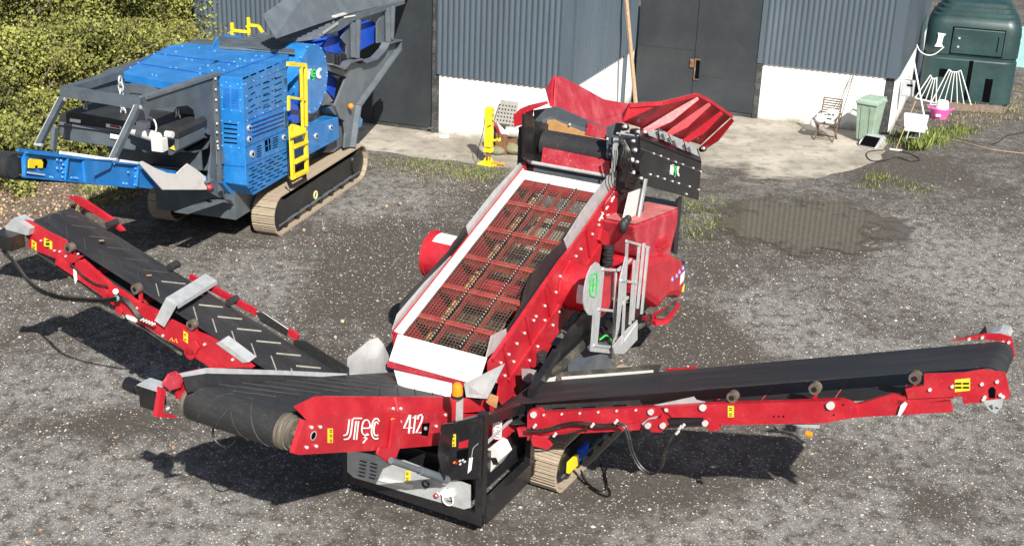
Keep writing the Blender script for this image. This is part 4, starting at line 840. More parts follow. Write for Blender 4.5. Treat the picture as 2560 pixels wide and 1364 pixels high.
for px in ((172,620),(339,722),(478,812)): roller(R, 'U', -1.97, px, scr)
for px in ((289,556),(443,660),(590,747)):
    p = R.U(px[0], px[1], -1.12); MB().cyl(p+Vector((0,.02,0)), p+Vector((0,-.15,0)), .05, 14).build('idler_roller', M['rubber'], scr, sm=40)
pplate(R, 'U', -1.12, [(167,491),(190,492),(215,504),(282,549),(309,577),(300,578),(257,547),(198,513)], .05).build('far_head_plate', M['red'], scr)
pplate(R, 'U', -1.14, [(473,686),(530,714),(640,775),(640,790),(530,730),(473,698)], .04).build('far_arm', M['red'], scr); pplate(R, 'U', -1.14, [(716,824),(726,822),(747,838),(741,852),(722,840)], .03).build('far_bracket', M['red'], scr)
MB().ext(PL(R, 'U', -1.13, [(628,778),(640,776),(650,786),(644,794)]), (0,.02,0)).build('strip_end', M['galv'], scr)
MB().ext(PL(R, 'U', -1.13, [(648,784),(655,780),(722,824),(716,830)]), (0,.015,0)).ext(PL(R, 'U', -1.13, [(756,858),(762,853),(872,920),(869,928)]), (0,.015,0)).build('skirt_clamp_strip', M['galv_white'], scr)
MB().ext(PL(R, 'U', -1.15, [(640,780),(655,781),(720,825),(716,840),(650,802)]), (0,.012,0)).ext(PL(R, 'U', -1.15, [(735,850),(762,852),(872,919),(872,940),(845,935),(760,885),(733,862)]), (0,.012,0)).build('rubber_skirt', M['rubber'], scr)
a = R.U(430,752,-2.0); b = R.U(528,692,-1.08); wv = Vector((.09,0,-.03))
MB().ext([a-wv, a+wv, b+wv, b-wv], (0,0,-.012)).ext([a+wv, b+wv, b+wv+Vector((0,0,-.05)), a+wv+Vector((0,0,-.05))], (.012,0,0)).build('guard_bridge', M['galv'], scr)
c2 = R.U(400,808,-2.02); MB().ext([a-wv, a+wv, c2+wv*.9, c2-wv*.9], (0,-.012,-.004)).build('guard_bridge_leg', M['galv'], scr)
c3 = R.U(570,768,-1.1); 
MB().ext(PL(R, 'U', -1.98, [(540,858),(552,852),(622,905),(606,906)]), (0,.15,.02)).build('galvanised_deflector', M['galv'], scr)
MB().ext(PL(R, 'U', -2.0, [(313,788),(345,797),(340,806),(318,797)]), (0,.03,0)).build('sensor_bracket', M['galv_white'], scr)
MB().ext(PL(R, 'U', -2.0, [(183,672),(190,676),(192,700),(188,710),(184,690)]), (0,.01,0)).build('white_label_tag', M['white'], scr)
# head motor, guard and hoses
MB().ext(PL(R, 'U', -2.05, [(33,545),(12,566),(16,577),(70,588),(74,572)]), (0,.2,0)).build('motor_guard', M['galv'], scr)
MB().box(-5.78,-5.42,-2.25,-2.0,2.72,2.92).cyl((-5.72,-2.2,2.8),(-5.95,-2.3,2.75),.09,14).build('hydraulic_motor', M['black'], scr)
hs = MB()
for k in range(4): hs.tube(curve([R.U(x, y+k*3.2-(k % 2), -2.2+.025*k) for x, y in ((6,618),(22,636),(45,662),(68,694),(100,721),(150,738),(215,745),(262,746),(290,742))]), .0125, 6)
hs.tube(curve(PL(R, 'U', -2.02, [(174,658),(190,672),(212,692),(240,708),(268,715)])), .012, 6)
for k in range(3): hs.tube(curve([R.U(x+k*3, y-k*2, -2.06) for x, y in ((290,742),(312,752),(330,772),(345,792),(362,806))]), .012, 6)
hs.build('hydraulic_hoses', M['cable'], scr); hf = MB()
for k in range(5): p = R.U(352+k*7, 800+k*3, -2.08); hf.cyl(p, p+Vector((.05,0,.03)), .014, 8)
hf.cyl(R.U(289,728,-2.02), R.U(289,728,-2.07), .035, 10); hf.build('hose_fittings', M['bolt'], scr); MB().cyl(R.U(290,745,-2.03), R.U(291,745,-2.12), .04, 8).build('green_hose_clamp', mat('dull_green_clamp', (.05,.2,.12), .5), scr)
# right
belt('right_belt', 's', -.35, .38, (6.80, 3.27), .13, (1.25, 1.30), M['belt2'], scr)
MB().cyl((6.80, -.38, 3.27), (6.80, .41, 3.27), .12, 24).build('head_drum', M['rubber_dusty'], scr, sm=40)
a1 = pplate(R, 'U', -.44, [(1326,1023),(1347,1021),(1358,1030),(1611,1017),(1680,1017),(1680,1044),(1608,1053),(1505,1066),(1373,1085),(1318,1087),(1318,1036)], .06).build('conveyor_inner_arm', M['red'], scr)
boltpx(R, 'U', -.442, [(1360,1036),(1405,1034),(1450,1032),(1496,1029),(1542,1026),(1590,1024)], .018, .02).build('bolt_heads', M['bolt'], a1, kind='stuff')
c_ = MB(); lug(R, 'U', -.442, (1335,1035), .04, .03, c_); lug(R, 'U', -.442, (1628,1028), .035, .03, c_); lug(R, 'U', -.442, (1668,1022), .025, .03, c_); c_.build('pivot_pin', M['bolt'], a1)
a2 = pplate(R, 'U', -.47, [(1655,1017),(1766,1010),(1960,1005),(2100,1000),(2118,1005),(2140,1014),(2145,1042),(2109,1048),(2060,1057),(1900,1060),(1795,1062),(1798,1074),(1775,1077),(1754,1056),(1759,1043),(1680,1043),(1668,1030)], .08).build('conveyor_arm', M['red'], scr)
lg = MB(); lug(R, 'U', -.472, (1758,1017), .04, .03, lg); lug(R, 'U', -.472, (2077,1012), .045, .03, lg); lug(R, 'U', -.492, (1764,1056), .035, .03, lg); lg.build('pivot_pin', M['bolt'], a2)
sticker(R, 'U', -.472, 1827, 1028, 15, 28, a2, 0, 2)
boltpx(R, 'U', -.472, [(1935,1040),(1947,1040),(1959,1040),(2085,1036),(2108,1011)], .012, .006).build('bolt_holes', M['hole'], a2, kind='stuff')
pplate(R, 'U', -.50, [(1612,1060),(1620,1050),(1648,1046),(1655,1036),(1662,1047),(1672,1060),(1653,1080),(1630,1080)], .03).build('link_plate', M['red'], scr)
lg = MB(); lug(R, 'U', -.502, (1621,1062), .035, .03, lg); lug(R, 'U', -.502, (1658,1062), .035, .03, lg); lg.build('link_pins', M['bolt'], scr)
MB().ext(PL(R, 'U', -.46, [(1604,1058),(1622,1045),(1645,1040),(1616,1073)]), (0,.05,0)).build('link_bracket', M['galv'], scr)
MB().cyl(R.U(1664,1056,-.44), R.U(1762,1050,-.44), .055, 14).build('hydraulic_cylinder', M['black'], scr, sm=40)
a3 = pplate(R, 'U', -.42, [(2138,1012),(2226,986),(2251,991),(2377,985),(2382,996),(2250,1017),(2144,1034)], .06).build('telescopic_arm', M['red'], scr)
h2 = pplate(R, 'U', -.44, [(2310,934),(2408,931),(2454,923),(2513,931),(2526,992),(2507,1001),(2408,1009),(2405,990),(2270,997),(2263,971),(2310,963)], .02).build('conveyor_head_plate', M['red'], scr)
sticker(R, 'U', -.442, 2406, 962, 38, 31, h2, -2, 2)
boltpx(R, 'U', -.442, [(2325,973),(2381,965),(2455,959),(2493,953),(2462,992),(2501,986),(2459,998),(2508,991)], .024, .02).build('bolt_heads', M['bolt'], h2, kind='stuff')
pplate(R, 'U', -.446, [(2471,974),(2477,967),(2484,967),(2489,974),(2488,994),(2473,994)], .003).build('axle_slot', M['hole'], h2)
pplate(R, 'S', 6.99, [(2514,933),(2528,925),(2535,985),(2526,992)], .02, None)
MB().ext(PL(R, 'U', -.50, [(2458,1002),(2509,996),(2505,1015),(2490,1034),(2470,1022)]), (0,.012,0)).build('clear_sample_bag', M['galv'], scr); strokes(R, 'U', -.502, [[(2475,1012),(2483,1022),(2480,1010)], [(2490,1016),(2497,1020)]], 1.6).build('pen_marks', M['hole'], scr)
MB().ext(PL(R, 'U', -.46, [(2252,1012),(2262,1004),(2268,1010),(2262,1022),(2250,1040),(2244,1038)]), (0,.01,0)).build('white_label_tag', M['white'], scr)
MB().ext(PL(R, 'U', -.44, [(1978,1059),(2048,1061),(2048,1070),(2010,1068)]), (0,.02,0)).build('galvanised_plate', M['galv'], scr)
p = R.U(2022,1084,-.40); MB().cyl(p+Vector((-.03,0,0)), p+Vector((.04,0,0)), .035, 10).build('orange_side_marker', M['orange'], scr)
MB().ext(PL(R, 'U', .46, [(2374,852),(2460,834),(2500,835),(2528,843),(2538,892),(2528,891),(2510,853),(2454,847)]), (0,.03,0)).build('far_head_plate', M['red'], scr)
MB().ext(PL(R, 'U', .50, [(2410,842),(2445,836),(2463,814),(2468,838)]), (0,.03,0)).build('black_bracket', M['black'], scr); MB().ext(PL(R, 'U', .55, [(2475,834),(2500,826),(2520,830),(2526,842)]), (0,.2,.0)).build('motor_guard', M['galv'], scr)
boltpx(R, 'U', .45, [(2423,847),(2456,843),(2507,855),(2522,855),(2529,884)], .022, .02).build('bolt_heads', M['bolt'], scr, kind='stuff')
for px in ((1831,992),(2037,971),(2288,944)): roller(R, 'U', -.42, px, scr)
MB().beam((1.4,-.40,1.12),(6.5,-.40,2.9),.05,.12).beam((1.4,.43,1.12),(6.5,.43,2.9),.05,.12).build('conveyor_truss', M['red'], scr)
c_ = MB()
for s in (3.9, 4.45, 5.3, 6.0): z = .95+.354*s-.28; c_.beam((s,-.42,z),(s,.43,z),.1,.08)
c_.build('truss_cross_tube', M['red_dusty'], scr)
sk = MB().ext(PL(R, 'U', .42, [(1394,935),(1405,930),(1640,912),(1652,912),(1648,926),(1637,943),(1500,955),(1405,962),(1388,960)]), (0,.012,0)).build('rubber_skirt', M['rubber_dusty'], scr)
MB().ext(PL(R, 'U', .415, [(1404,941),(1633,924),(1634,930),(1405,948)]), (0,-.008,0)).build('skirt_clamp_strip', M['galv_white'], sk)
MB().ext(PL(R, 'U', .45, [(1360,963),(1372,945),(1398,938),(1402,962)]), (0,.02,0)).build('inlet_plate', M['galv_white'], scr)
MB().ext(PL(R, 'U', .47, [(1664,921),(1700,921),(1740,915),(1740,922),(1664,935)]), (0,.02,0)).build('far_arm', M['red'], scr)
sk = MB().ext(PL(R, 'U', -.38, [(1338,1013),(1596,999),(1608,1017),(1353,1027)]), (0,.012,0)).build('rubber_skirt', M['rubber'], scr)
strokes(R, 'U', -.382, [[(1383,1020),(1415,1018)], [(1458,1017),(1490,1015)], [(1535,1013),(1567,1011)]], 2).build('skirt_slots', M['hole'], sk)
MB().ext(PL(R, 'U', -.40, [(1634,1012),(1734,991),(1740,999),(1763,1004),(1764,1011),(1680,1019),(1676,1014)]), (0,.012,0)).build('galvanised_bracket', M['galv'], scr)
pplate(R, 'U', -.50, [(1330,1088),(1367,1100),(1378,1114),(1370,1123),(1332,1114),(1328,1100)], .05).build('pivot_arm', M['red'], scr); pplate(R, 'U', -.40, [(1318,1062),(1345,1066),(1420,1062),(1430,1070),(1372,1090),(1368,1100),(1318,1100)], .05).build('pivot_bracket', M['red_dusty'], scr)
hs = MB()
for k in range(2):
    hs.tube(curve([R.U(x-k*5, y+k*3, -.56) for x, y in ((1549,1057),(1566,1066),(1575,1095),(1584,1131),(1605,1167),(1634,1182),(1656,1164),(1664,1131),(1678,1095),(1696,1075))]), .013, 6)
    hs.tube(curve([R.U(x, y+k*6, -.52) for x, y in ((1316,1072),(1360,1072),(1410,1058),(1450,1054),(1500,1060),(1549,1057))]), .013, 6)
hs.tube(curve(PL(R, 'U', -.5, [(1384,1088),(1410,1086),(1440,1078),(1478,1066)])), .012, 6)
hs.tube(curve(PL(R, 'Z', .03, [(1452,1175),(1464,1199),(1480,1216),(1499,1225),(1516,1219),(1514,1190),(1502,1158)])), .014, 6); hs.build('hydraulic_hoses', M['cable'], scr)
hf = MB()
for x, y in ((1690,1084),(1697,1072),(1704,1068),(1537,1057),(1478,1066),(1384,1090),(1334,1068)): p = R.U(x, y, -.57); hf.cyl(p, p+Vector((.03,0,.05)), .018, 8)
hf.build('hose_fittings', M['bolt'], scr)
# ---------------- feeder and hopper
c_ = MB(); c_.cyl((-.6, 3.98, 3.60), (.56, 3.98, 3.60), .21, 28); c_.build('feeder_drum', M['rubber'], scr, sm=40)
sc_ = MB(); p4 = PL(R, 'U', 3.70, [(1357,370),(1523,403),(1521,436),(1353,406)]); sc_.ext(p4, (0,.05,0)); sc_.build('belt_scraper_guard', M['red_dusty'], scr)
MB().cyl(R.U(1322,405,3.7), R.U(1530,442,3.7), .03, 10).build('cross_shaft', M['galv'], scr); MB().ext(PL(R, 'U', 3.75, [(1322,408),(1530,442),(1530,465),(1318,425)]), (0,.05,0)).build('feed_lip', M['grey'], scr)
fd = MB().ext([(-.62,4.0,3.72),(.62,4.0,3.72),(.62,6.8,2.72),(-.62,6.8,2.72)], (0,0,-.05)).build('feeder_belt', M['rubber'], scr)
pplate(R, 'U', 4.25, [(1334,276),(1390,267),(1470,302),(1530,325),(1528,345),(1480,340),(1400,312),(1366,308),(1352,345),(1344,392),(1330,395),(1336,320)], .03).build('feeder_front_plate', M['grey'], scr)
pplate(R, 'U', 4.20, [(1368,300),(1385,300),(1450,328),(1490,338),(1486,346),(1440,338),(1366,325)], .03).build('tan_wear_plate', M['tan'], scr)
pplate(R, 'U', 4.22, [(1355,300),(1372,292),(1420,308),(1520,338),(1524,350),(1366,322),(1356,345)], .02).build('dusty_inner_plate', M['grey2'], scr)
pplate(R, 'U', 4.19, [(1470,306),(1531,326),(1527,352),(1462,336)], .02).build('red_inner_plate', M['red_dusty'], scr)
pplate(R, 'S', -.66, [(1312,285),(1335,290),(1345,395),(1325,410),(1312,395)], .05).build('feeder_cheek', M['black'], scr)
pplate(R, 'S', .64, [(1521,318),(1545,308),(1560,309),(1545,345),(1534,398),(1521,398)], .03).build('feeder_cheek', M['grey'], scr)
boltpx(R, 'S', .645, [(1527,371),(1524,385),(1518,347)], .025, .03).build('bolt_heads', M['bolt'], scr, kind='stuff'); boltpx(R, 'U', 4.18, [(1425,311),(1341,341),(1340,355)], .025, .03).build('bolt_heads', M['bolt'], scr, kind='stuff')
c_ = MB(); c_.ext([R.S(1386,269,-.75), R.S(1473,303,-.75), R.S(1529,327,-.75), R.S(1556,310,-.95), R.S(1560,278,-1.0), R.S(1573,261,-1.05), R.S(1512,250,-1.05), R.S(1456,219,-1.05), R.S(1406,194,-1.05), R.S(1390,196,-1.02)], (-.02,0,.01)); c_.build('hopper_wing', M['red_dusty'], scr)
MB().ext([R.S(1364,225,-1.15), R.S(1384,191,-1.10), R.S(1406,194,-1.06), R.S(1391,205,-1.03), R.S(1386,269,-.77), R.S(1375,266,-.85)], (0,-.01,.01)).build('wing_end_flange', M['red'], scr)
pplate(R, 'U', 3.85, [(1284,288),(1300,272),(1345,262),(1350,268),(1312,282),(1308,312),(1285,318)], .3).build('small_wing_left', M['red'], scr)
MB().box(-.95,-.66,3.75,4.4,2.9,3.85).build('feeder_gearbox', M['black'], scr)
# right wing
H0 = [R.S(1556+ (1752-1556)*k/4, 306+(362-306)*k/4, .88) for k in range(5)]
T0 = [R.S(1655,258,1.30), R.S(1742,237,1.45), R.S(1772,252,1.47), R.S(1802,273,1.48), R.S(1829,291,1.50)]
c_ = MB()
for k in range(4): c_.ext([H0[k], H0[k+1], T0[k+1], T0[k]], (-.012,0,.01))
wg = c_.build('hopper_wing', M['red'], scr)
MB().ext([H0[0], T0[0], R.S(1573,261,.95), R.S(1556,290,.8)], (-.012,0,.01)).build('wing_corner', M['red'], scr)
for k in (1,2,3,4):
    h = H0[k]; t_ = T0[k]; r_ = MB(); r_.ext([h+Vector((.01,-.03,-.02)), t_+Vector((.01,-.02,-.02)), t_+Vector((.05,-.02,-.06)), h.lerp(t_,.45)+Vector((.09,-.03,-.12)), h+Vector((.05,-.03,-.08))], (0,.03,-.015)); r_.build('wing_rib', M['red'], wg)
c_ = MB(); c_.beam(T0[0], T0[1], .05, .05)
for k in range(1,4): c_.beam(T0[k], T0[k+1], .05, .05)
c_.beam(R.S(1573,264,.95), T0[0], .05, .05); c_.build('wing_top_rail', M['red'], wg)
for k in range(5): MB().cyl(H0[k]+Vector((.04,-.06,-.06)), H0[k]+Vector((.04,.06,-.08)), .05, 12).build('wing_hinge', M['black'], wg)
c_ = MB()
for h in H0: c_.cyl(h+Vector((.06,-.08,-.04)), h+Vector((.10,-.1,-.02)), .025, 8)
c_.build('hinge_bolts', M['bolt'], wg, kind='stuff')
bp_ = pplate(R, 'S', 1.02, [(1600,368),(1600,342),(1754,403),(1752,430),(1746,500),(1707,489),(1650,474),(1606,462),(1602,440)], .04).build('black_side_cover', M['black'], scr)
c_ = MB(); c_.ext([R.S(1600,344,1.02), R.S(1754,404,1.02), R.S(1745,372,.90), R.S(1600,318,.90)], (0,0,-.03)); c_.build('cover_top', M['black'], scr)
strokes(R, 'S', 1.03, [[(1602,372),(1752,430)]], 1.2).build('cover_seam', M['grey2'], bp_)
for P4 in ([(1609,336),(1632,322),(1634,350),(1612,342)], [(1634,322),(1657,335),(1671,364),(1640,350)], [(1662,338),(1696,353),(1704,381),(1673,366)], [(1700,355),(1729,369),(1738,394),(1708,381)]):
    v_ = PL(R, 'S', .97, P4); o_ = MB().ext([p+Vector((.05,0,.03)) for p in v_], (.02,0,0)).build('vent_panel', M['galv'], scr)
    if P4[0][0] > 1630:
        sb = MB()
        for k in range(2):
            for j in range(4): x = P4[0][0]+8+k*13+j*1.5; y = P4[0][1]+9+k*6+j*4.2; q = R.S(x, y, 1.045); sb.box(q.x, q.x+.006, q.y-.05, q.y+.05, q.z-.008, q.z+.008)
        sb.build('vent_slots', M['hole'], o_)
boltpx(R, 'S', 1.025, [(1634,384),(1652,390),(1670,398),(1689,405),(1707,411),(1733,420),(1752,429),(1626,436),(1644,441),(1661,447),(1681,453),(1697,458),(1724,466),(1747,474),(1716,485)], .02, .02).build('bolt_heads', M['bolt'], bp_, kind='stuff')
def jt_small(F, ax, v, x0, y0, w, h, sk, lw):     # the same lettering at another size
    A = JT[:5]+JT[7:]; g = JT[5:7]; f = lambda L: [[(x0+(x-20)/250*w, y0+(y-545)/160*h+(x-20)/250*sk) for x, y in ln] for ln in L]
    return strokes(F, ax, v, f(A), lw), strokes(F, ax, v, f(g), lw)
q1_, q2_ = jt_small(R, 'S', 1.03, 1672, 409, 24, 26, 6, 1.9); q1_.build('white_lettering', M['white'], bp_); q2_.build('green_lettering', M['green'], bp_)
MB().box(.62,1.0,3.85,4.3,2.7,3.9).cyl((.7,3.98,3.55),(1.08,3.98,3.55),.18,18).build('feeder_motor_housing', M['black'], scr)
pplate(R, 'S', .80, [(1538,345),(1547,345),(1544,400),(1536,430),(1533,420)], .03).build('tension_bracket', M['galv'], scr)
MB().tube(PL(R, 'S', .95, [(1543,333),(1600,341)]), .015, 6).build('cover_edge_rod', M['galv'], scr)
c_ = MB().box(-.8,.45,5.2,7.4,1.2,1.9).build('rear_chassis', M['black'], scr)
pplate(R, 'S', 1.2, [(1696,500),(1706,492),(1700,560),(1693,636),(1684,632),(1690,540)], .05).build('rear_post', M['black'], scr)
# white channel, walkway and ladder
ch = MB().ext(PL(R, 'S', 1.02, [(1573,482),(1606,470),(1587,610),(1563,600),(1558,545)]), (-.012,0,0)).build('white_channel', M['galv_white'], scr)
MB().beam(R.S(1615,447,1.1), R.S(1586,610,1.1), .03, .07).build('channel_flange', M['galv'], scr)
c_ = MB(); c_.ball(R.S(1558,566,1.1), .075, 8, 1.6); c_.ball(R.S(1570,548,1.1), .06, 8, 1.2); c_.ball(R.S(1564,556,1.12), .07, 8, 1.3); c_.build('black_bag', M['rubber'], scr, sm=60)
lad = MB(); W_ = .035
def bar(a, b, v0, v1=None): lad.beam(R.S(a[0], a[1], v0), R.S(b[0], b[1], v1 or v0), .034, .034)
o_ = MB().ext(PL(R, 'S', 1.40, [(1500,665),(1512,668),(1494,860),(1537,866),(1537,884),(1478,878),(1484,790),(1494,700)]), (-.02,0,0)).build('ladder_side_plate', M['galv'], scr)
lad.tube(PL(R, 'S', 1.40, [(1540,675),(1533,868)]), .022, 6)
bar((1506,672),(1545,675),1.40); bar((1496,772),(1530,776),1.40); bar((1484,862),(1536,868),1.40)
for x0, y0, x1, y1, v in ((1568,602,1556,860,1.5),(1598,612,1582,800,1.5),(1610,608,1594,770,1.55),(1620,617,1604,784,1.6),(1586,650,1575,810,1.5)): bar((x0,y0),(x1,y1),v)
bar((1566,602),(1622,618),1.5); bar((1552,700),(1600,708),1.5); bar((1545,675),(1578,648),1.45); bar((1555,860),(1592,808),1.5); bar((1547,765),(1570,742),1.48)
lad.build('ladder_frame', M['galv'], scr)
MB().ext(PL(R, 'S', 1.5, [(1533,866),(1572,820),(1594,800),(1594,848),(1560,884),(1537,884)]), (-.02,0,0)).ext(PL(R, 'S', 1.5, [(1550,700),(1565,640),(1560,720),(1548,820),(1540,850)]), (-.015,0,0)).build('ladder_plate', M['galv'], scr)
hs = MB()
for k in range(6): hs.tube(curve(PL(R, 'S', 1.25, [(1498,850-k*4),(1515,835+k*3),(1530,842-k*3),(1528,858+k)])), .012, 5)
hs.build('hose_bundle', M['cable'], scr); MB().tube(curve(PL(R, 'S', 1.28, [(1500,848),(1516,838),(1528,850)])), .014, 6).build('green_hose', M['green'], scr)
# power unit
o_ = MB().ext(PL(R, 'S', 1.27, [(1585,566),(1697,523),(1694,560),(1676,632),(1682,642),(1612,655),(1600,640)]), (-.65,0,0)).build('engine_cover', M['red_dusty'], scr, bev=.03)
MB().ext([p+Vector((0,0,.012)) for p in (R.S(1588,562,1.25), R.S(1694,522,1.25))]+[p+Vector((-.6,0,.012)) for p in (R.S(1694,522,1.25), R.S(1588,562,1.25))], (0,0,.012)).build('engine_cover_top', M['red_chalky'], scr)
fc_ = MB(); fz = MB()
for x, y, v, r_, l_ in ((1562,352,.95,.05,.14),(1570,375,.95,.06,.12),(1556,398,.9,.07,.16),(1578,405,.98,.045,.1),(1562,430,.95,.06,.14),(1585,445,1.0,.05,.12),(1580,330,.9,.05,.1)):
    q = R.S(x, y, v); fc_.cyl(q, q+Vector((l_,-.04,.03)), r_, 12); fz.cyl(q+Vector((l_,-.04,.03)), q+Vector((l_+.03,-.045,.035)), r_*.45, 8)
fc_.build('hydraulic_fitting', M['black'], scr, sm=40); fz.build('fitting_cap', M['bolt'], scr)
fh = MB()
for k in range(4): fh.tube(curve([R.S(1548+k*4, 350, 1.0), R.S(1560+k*5, 372+k*3, 1.12), R.S(1552+k*8, 410, 1.1), R.S(1570+k*6, 455, 1.08)]), .014, 6)
for k in range(3): fh.tube(curve([R.S(1318+k*5, 300, -.9), R.S(1308+k*6, 330+k*4, -.98), R.S(1320+k*4, 365, -.95), R.S(1312+k*6, 395, -.9)]), .016, 6)
fh.build('hydraulic_hoses', M['cable'], scr)
fl_ = MB()
for x, y in ((1322,318),(1330,360),(1318,388),(1335,398)): q = R.S(x, y, -.72); fl_.cyl(q, q+Vector((0,-.06,.02)), .03, 8)
fl_.build('cheek_fittings', M['bolt'], scr)
lv = MB()
for k in range(3):
    lv.beam(R.S(1640+k*3, 612+k*11, 1.28), R.S(1668+k*2, 590+k*11, 1.28), .04, .045)
lv.build('louvres', M['red'], o_)
lb = PL(R, 'S', 1.35, [(1604,660),(1628,642),(1682,634),(1712,652),(1716,690),(1706,752),(1690,742),(1672,745),(1649,772),(1606,742)])
MB().ext(lb, (-.7,0,0)).build('lower_engine_cover', M['red'], scr, bev=.12)
for k, (x, y) in enumerate(((1681,698),(1692,690),(1699,680),(1708,670))):
    p = R.S(x, y, 1.352); o_ = MB().cyl(p, p+Vector((.004,0,0)), .045, 16).build('safety_sticker', M['white'], scr); MB().ringc(p+Vector((.005,0,0)), p+Vector((.009,0,0)), .045, .028, 18).build('blue_ring', M['dblue'], o_)
pplate(R, 'S', 1.356, [(1702,688),(1712,676),(1710,700),(1700,712)], .003).build('white_label', M['white'], scr); pplate(R, 'S', 1.356, [(1706,720),(1712,708),(1710,728),(1705,730)], .003).build('yellow_label', M['sticker'], scr)
MB().ext(PL(R, 'Z', .95, [(1606,790),(1640,805),(1672,800),(1700,762),(1690,750),(1640,780)]), (0,0,-.06)).build('red_step', M['red'], scr)
MB().ext(PL(R, 'Z', 1.0, [(1640,790),(1662,770),(1692,748),(1688,765),(1660,792)]), (0,0,-.03)).build('dusty_step_plate', M['rubber_dusty'], scr)
pc = R.S(1620,800,1.35); MB().ringc(pc, pc+Vector((.03,0,0)), .11, .08, 20).build('coiled_hose', M['cable'], scr)
# work light and small fittings by the front spring
MB().ext(PL(R, 'S', 1.05, [(1320,925),(1342,925),(1344,950),(1322,954)]), (-.1,0,0)).build('valve_block', M['galv'], scr)
p = R.S(1325,940,1.1); MB().cyl(p, p+Vector((.02,-.1,0)), .05, 14).build('work_light', M['black'], scr)
# leaves lying on the belts
for x, y, v in ((372,692,-1.55), (253,605,-1.55)):
    p = R.U(x, y, v); MB().ext([p+Vector(q) for q in ((-.05,0,.03),(.0,-.03,.03),(.06,0,.03),(.01,.03,.03))], (0,0,.006)).build('fallen_leaf', M['leaf_dry']) if False else None

for a_, b_ in (('frame_post', None), ('hydraulic_fitting', None), ('fitting_cap', None), ('cheek_fittings', 'cheek_fitting'), ('hydraulic_hoses', 'hydraulic_hose'), ('louvre_slots', 'louvre_slot'), ('rubber_skirt', None), ('skirt_clamp_strip', None), ('conveyor_truss', None), ('hose_fittings', 'hose_fitting'), ('pivot_lug', None), ('pivot_pin', None), ('link_pins', 'link_pin'),
               ('wiring', 'wire'), ('belt_return_guard', None), ('chassis_frame', 'chassis_beam'), ('louvres', 'louvre'), ('skirt_slots', 'skirt_slot'), ('printed_marks', 'printed_mark'), ('stiffening_rib', None), ('hose_bundle', 'hose'), ('ladder_frame', 'ladder_bar'), ('coil_spring', None), ('top_rail_front', None), ('side_rail', None), ('ladder_plate', None), ('white_scuff_marks', 'white_scuff_mark')): split(a_, b_)
# ================================================================ blue crusher
cr = thing('mobile_crusher', 'blue and grey tracked jaw crusher with yellow ladder parked in front of the workshop door', 'crusher', B)
track(cr, .75, 1.25, -.30, 4.5, .80, .02, M['pad'], M['black'], .16)
track(cr, -1.62, -1.12, -.30, 4.5, .80, .02, M['pad'], M['black'], .16)
p = B.S(787, 487, 1.14); MB().ringc((1.14, p.y, p.z), (1.17, p.y, p.z), .095, .055, 20).build('pale_ring', mat('pale_ring_paint', (.72,.70,.36), .5, dust=.1), cr)
MB().box(-1.05,.72,-.9,4.4,.55,1.25).build('chassis', M['grey'], cr)
MB().ext(PL(B, 'S', .70, [(470,535),(560,500),(640,500),(620,520),(560,505)]), (-.3,0,0)).build('belly_plate', M['grey2'], cr)
# power pack
bq = PL(B, 'S', 1.10, [(605,196),(717,150),(725,434),(634,488),(612,466)]); bq[4].y = bq[0].y; bx = MB(); bx.ext(bq, (-.49,0,0)); box = bx.build('power_pack_cover', M['blue'], cr, bev=.012)
dk = M['blue_dark']
def zb(L): return [[(520+x/3.247, 100+y/3.247) for x, y in ln] for ln in L]
sl_ = []
for r_, y0 in enumerate((400, 445, 500, 545, 597)):
    for k, x0 in enumerate((325, 445, 540) if r_ % 2 == 0 else (345, 440, 540)):
        sl_.append([(x0, y0-k*(45 if k < 2 else 40)), (x0+(35 if k == 0 else 55), y0-k*42-22)])
for y0 in (375, 470, 560):
    for x0 in (385, 410, 450, 470, 515, 540): sl_.append([(x0, y0-(x0-385)*.42), (x0+12, y0-(x0-385)*.42-6)])
for r_ in range(8):
    for k in range(5):
        x0 = 330+k*68+(r_ % 2)*26; y0 = 1050+r_*27-(x0-330)*.46
        if y0 < 1235-(x0-370)*.6 and x0 < 620: sl_.append([(x0, y0), (x0+42, y0-19)])
for r_ in range(5): sl_.append([(395, 870+r_*20), (432, 855+r_*20)]); sl_.append([(525, 800+r_*20), (565, 783+r_*20)])
strokes(B, 'S', 1.10, zb(sl_), 1.5).build('cooling_slots', M['hole'], box, kind='stuff')
strokes(B, 'S', 1.10, zb([[(280,315),(325,296)],[(345,288),(388,270)],[(412,260),(455,242)],[(475,232),(518,214)],[(537,206),(578,188)],[(600,178),(636,163)]]), 3.2).build('top_slots', M['hole'], box)
c_ = MB()
for k in range(4): a = zb([[(350+4*k,668+34*k),(612,572+34*k)]])[0]; c_.beam(B.S(*a[0], 1.115), B.S(*a[1], 1.115), .04, .03)
c_.build('louvres', M['blue'], box)
strokes(B, 'S', 1.10, zb([[(348+4*k,684+34*k),(610,588+34*k)] for k in range(4)]), 3).build('louvre_gaps', dk, box)
strokes(B, 'S', 1.10, zb([[(300,870),(655,720)],[(305,1020),(660,870)],[(303,660),(640,525)]]), 1.0).build('panel_seams', dk, box)
for x, y in ((330,715),(330,805),(355,925),(612,790)):
    (q,), = [zb([[(x,y)]])[0:1][0:1][0]] if False else (zb([[(x,y)]])[0],)
    p = B.S(q[0], q[1], 1.10); l_ = MB().cyl(p, p+Vector((.03,0,0)), .075 if y > 900 else .06, 14).build('door_latch', M['galv'], box); MB().cyl(p+Vector((.031,0,0)), p+Vector((.04,0,0)), .03, 10).build('latch_hole', M['hole'], l_)
pplate(B, 'S', 1.104, [(662,352),(676,345),(677,374),(664,380)], .003).build('window_grille', M['hole'], box); strokes(B, 'S', 1.108, [[(669,349),(671,377)], [(663,366),(677,359)]], 1.6).build('grille_bar', M['blue'], box)
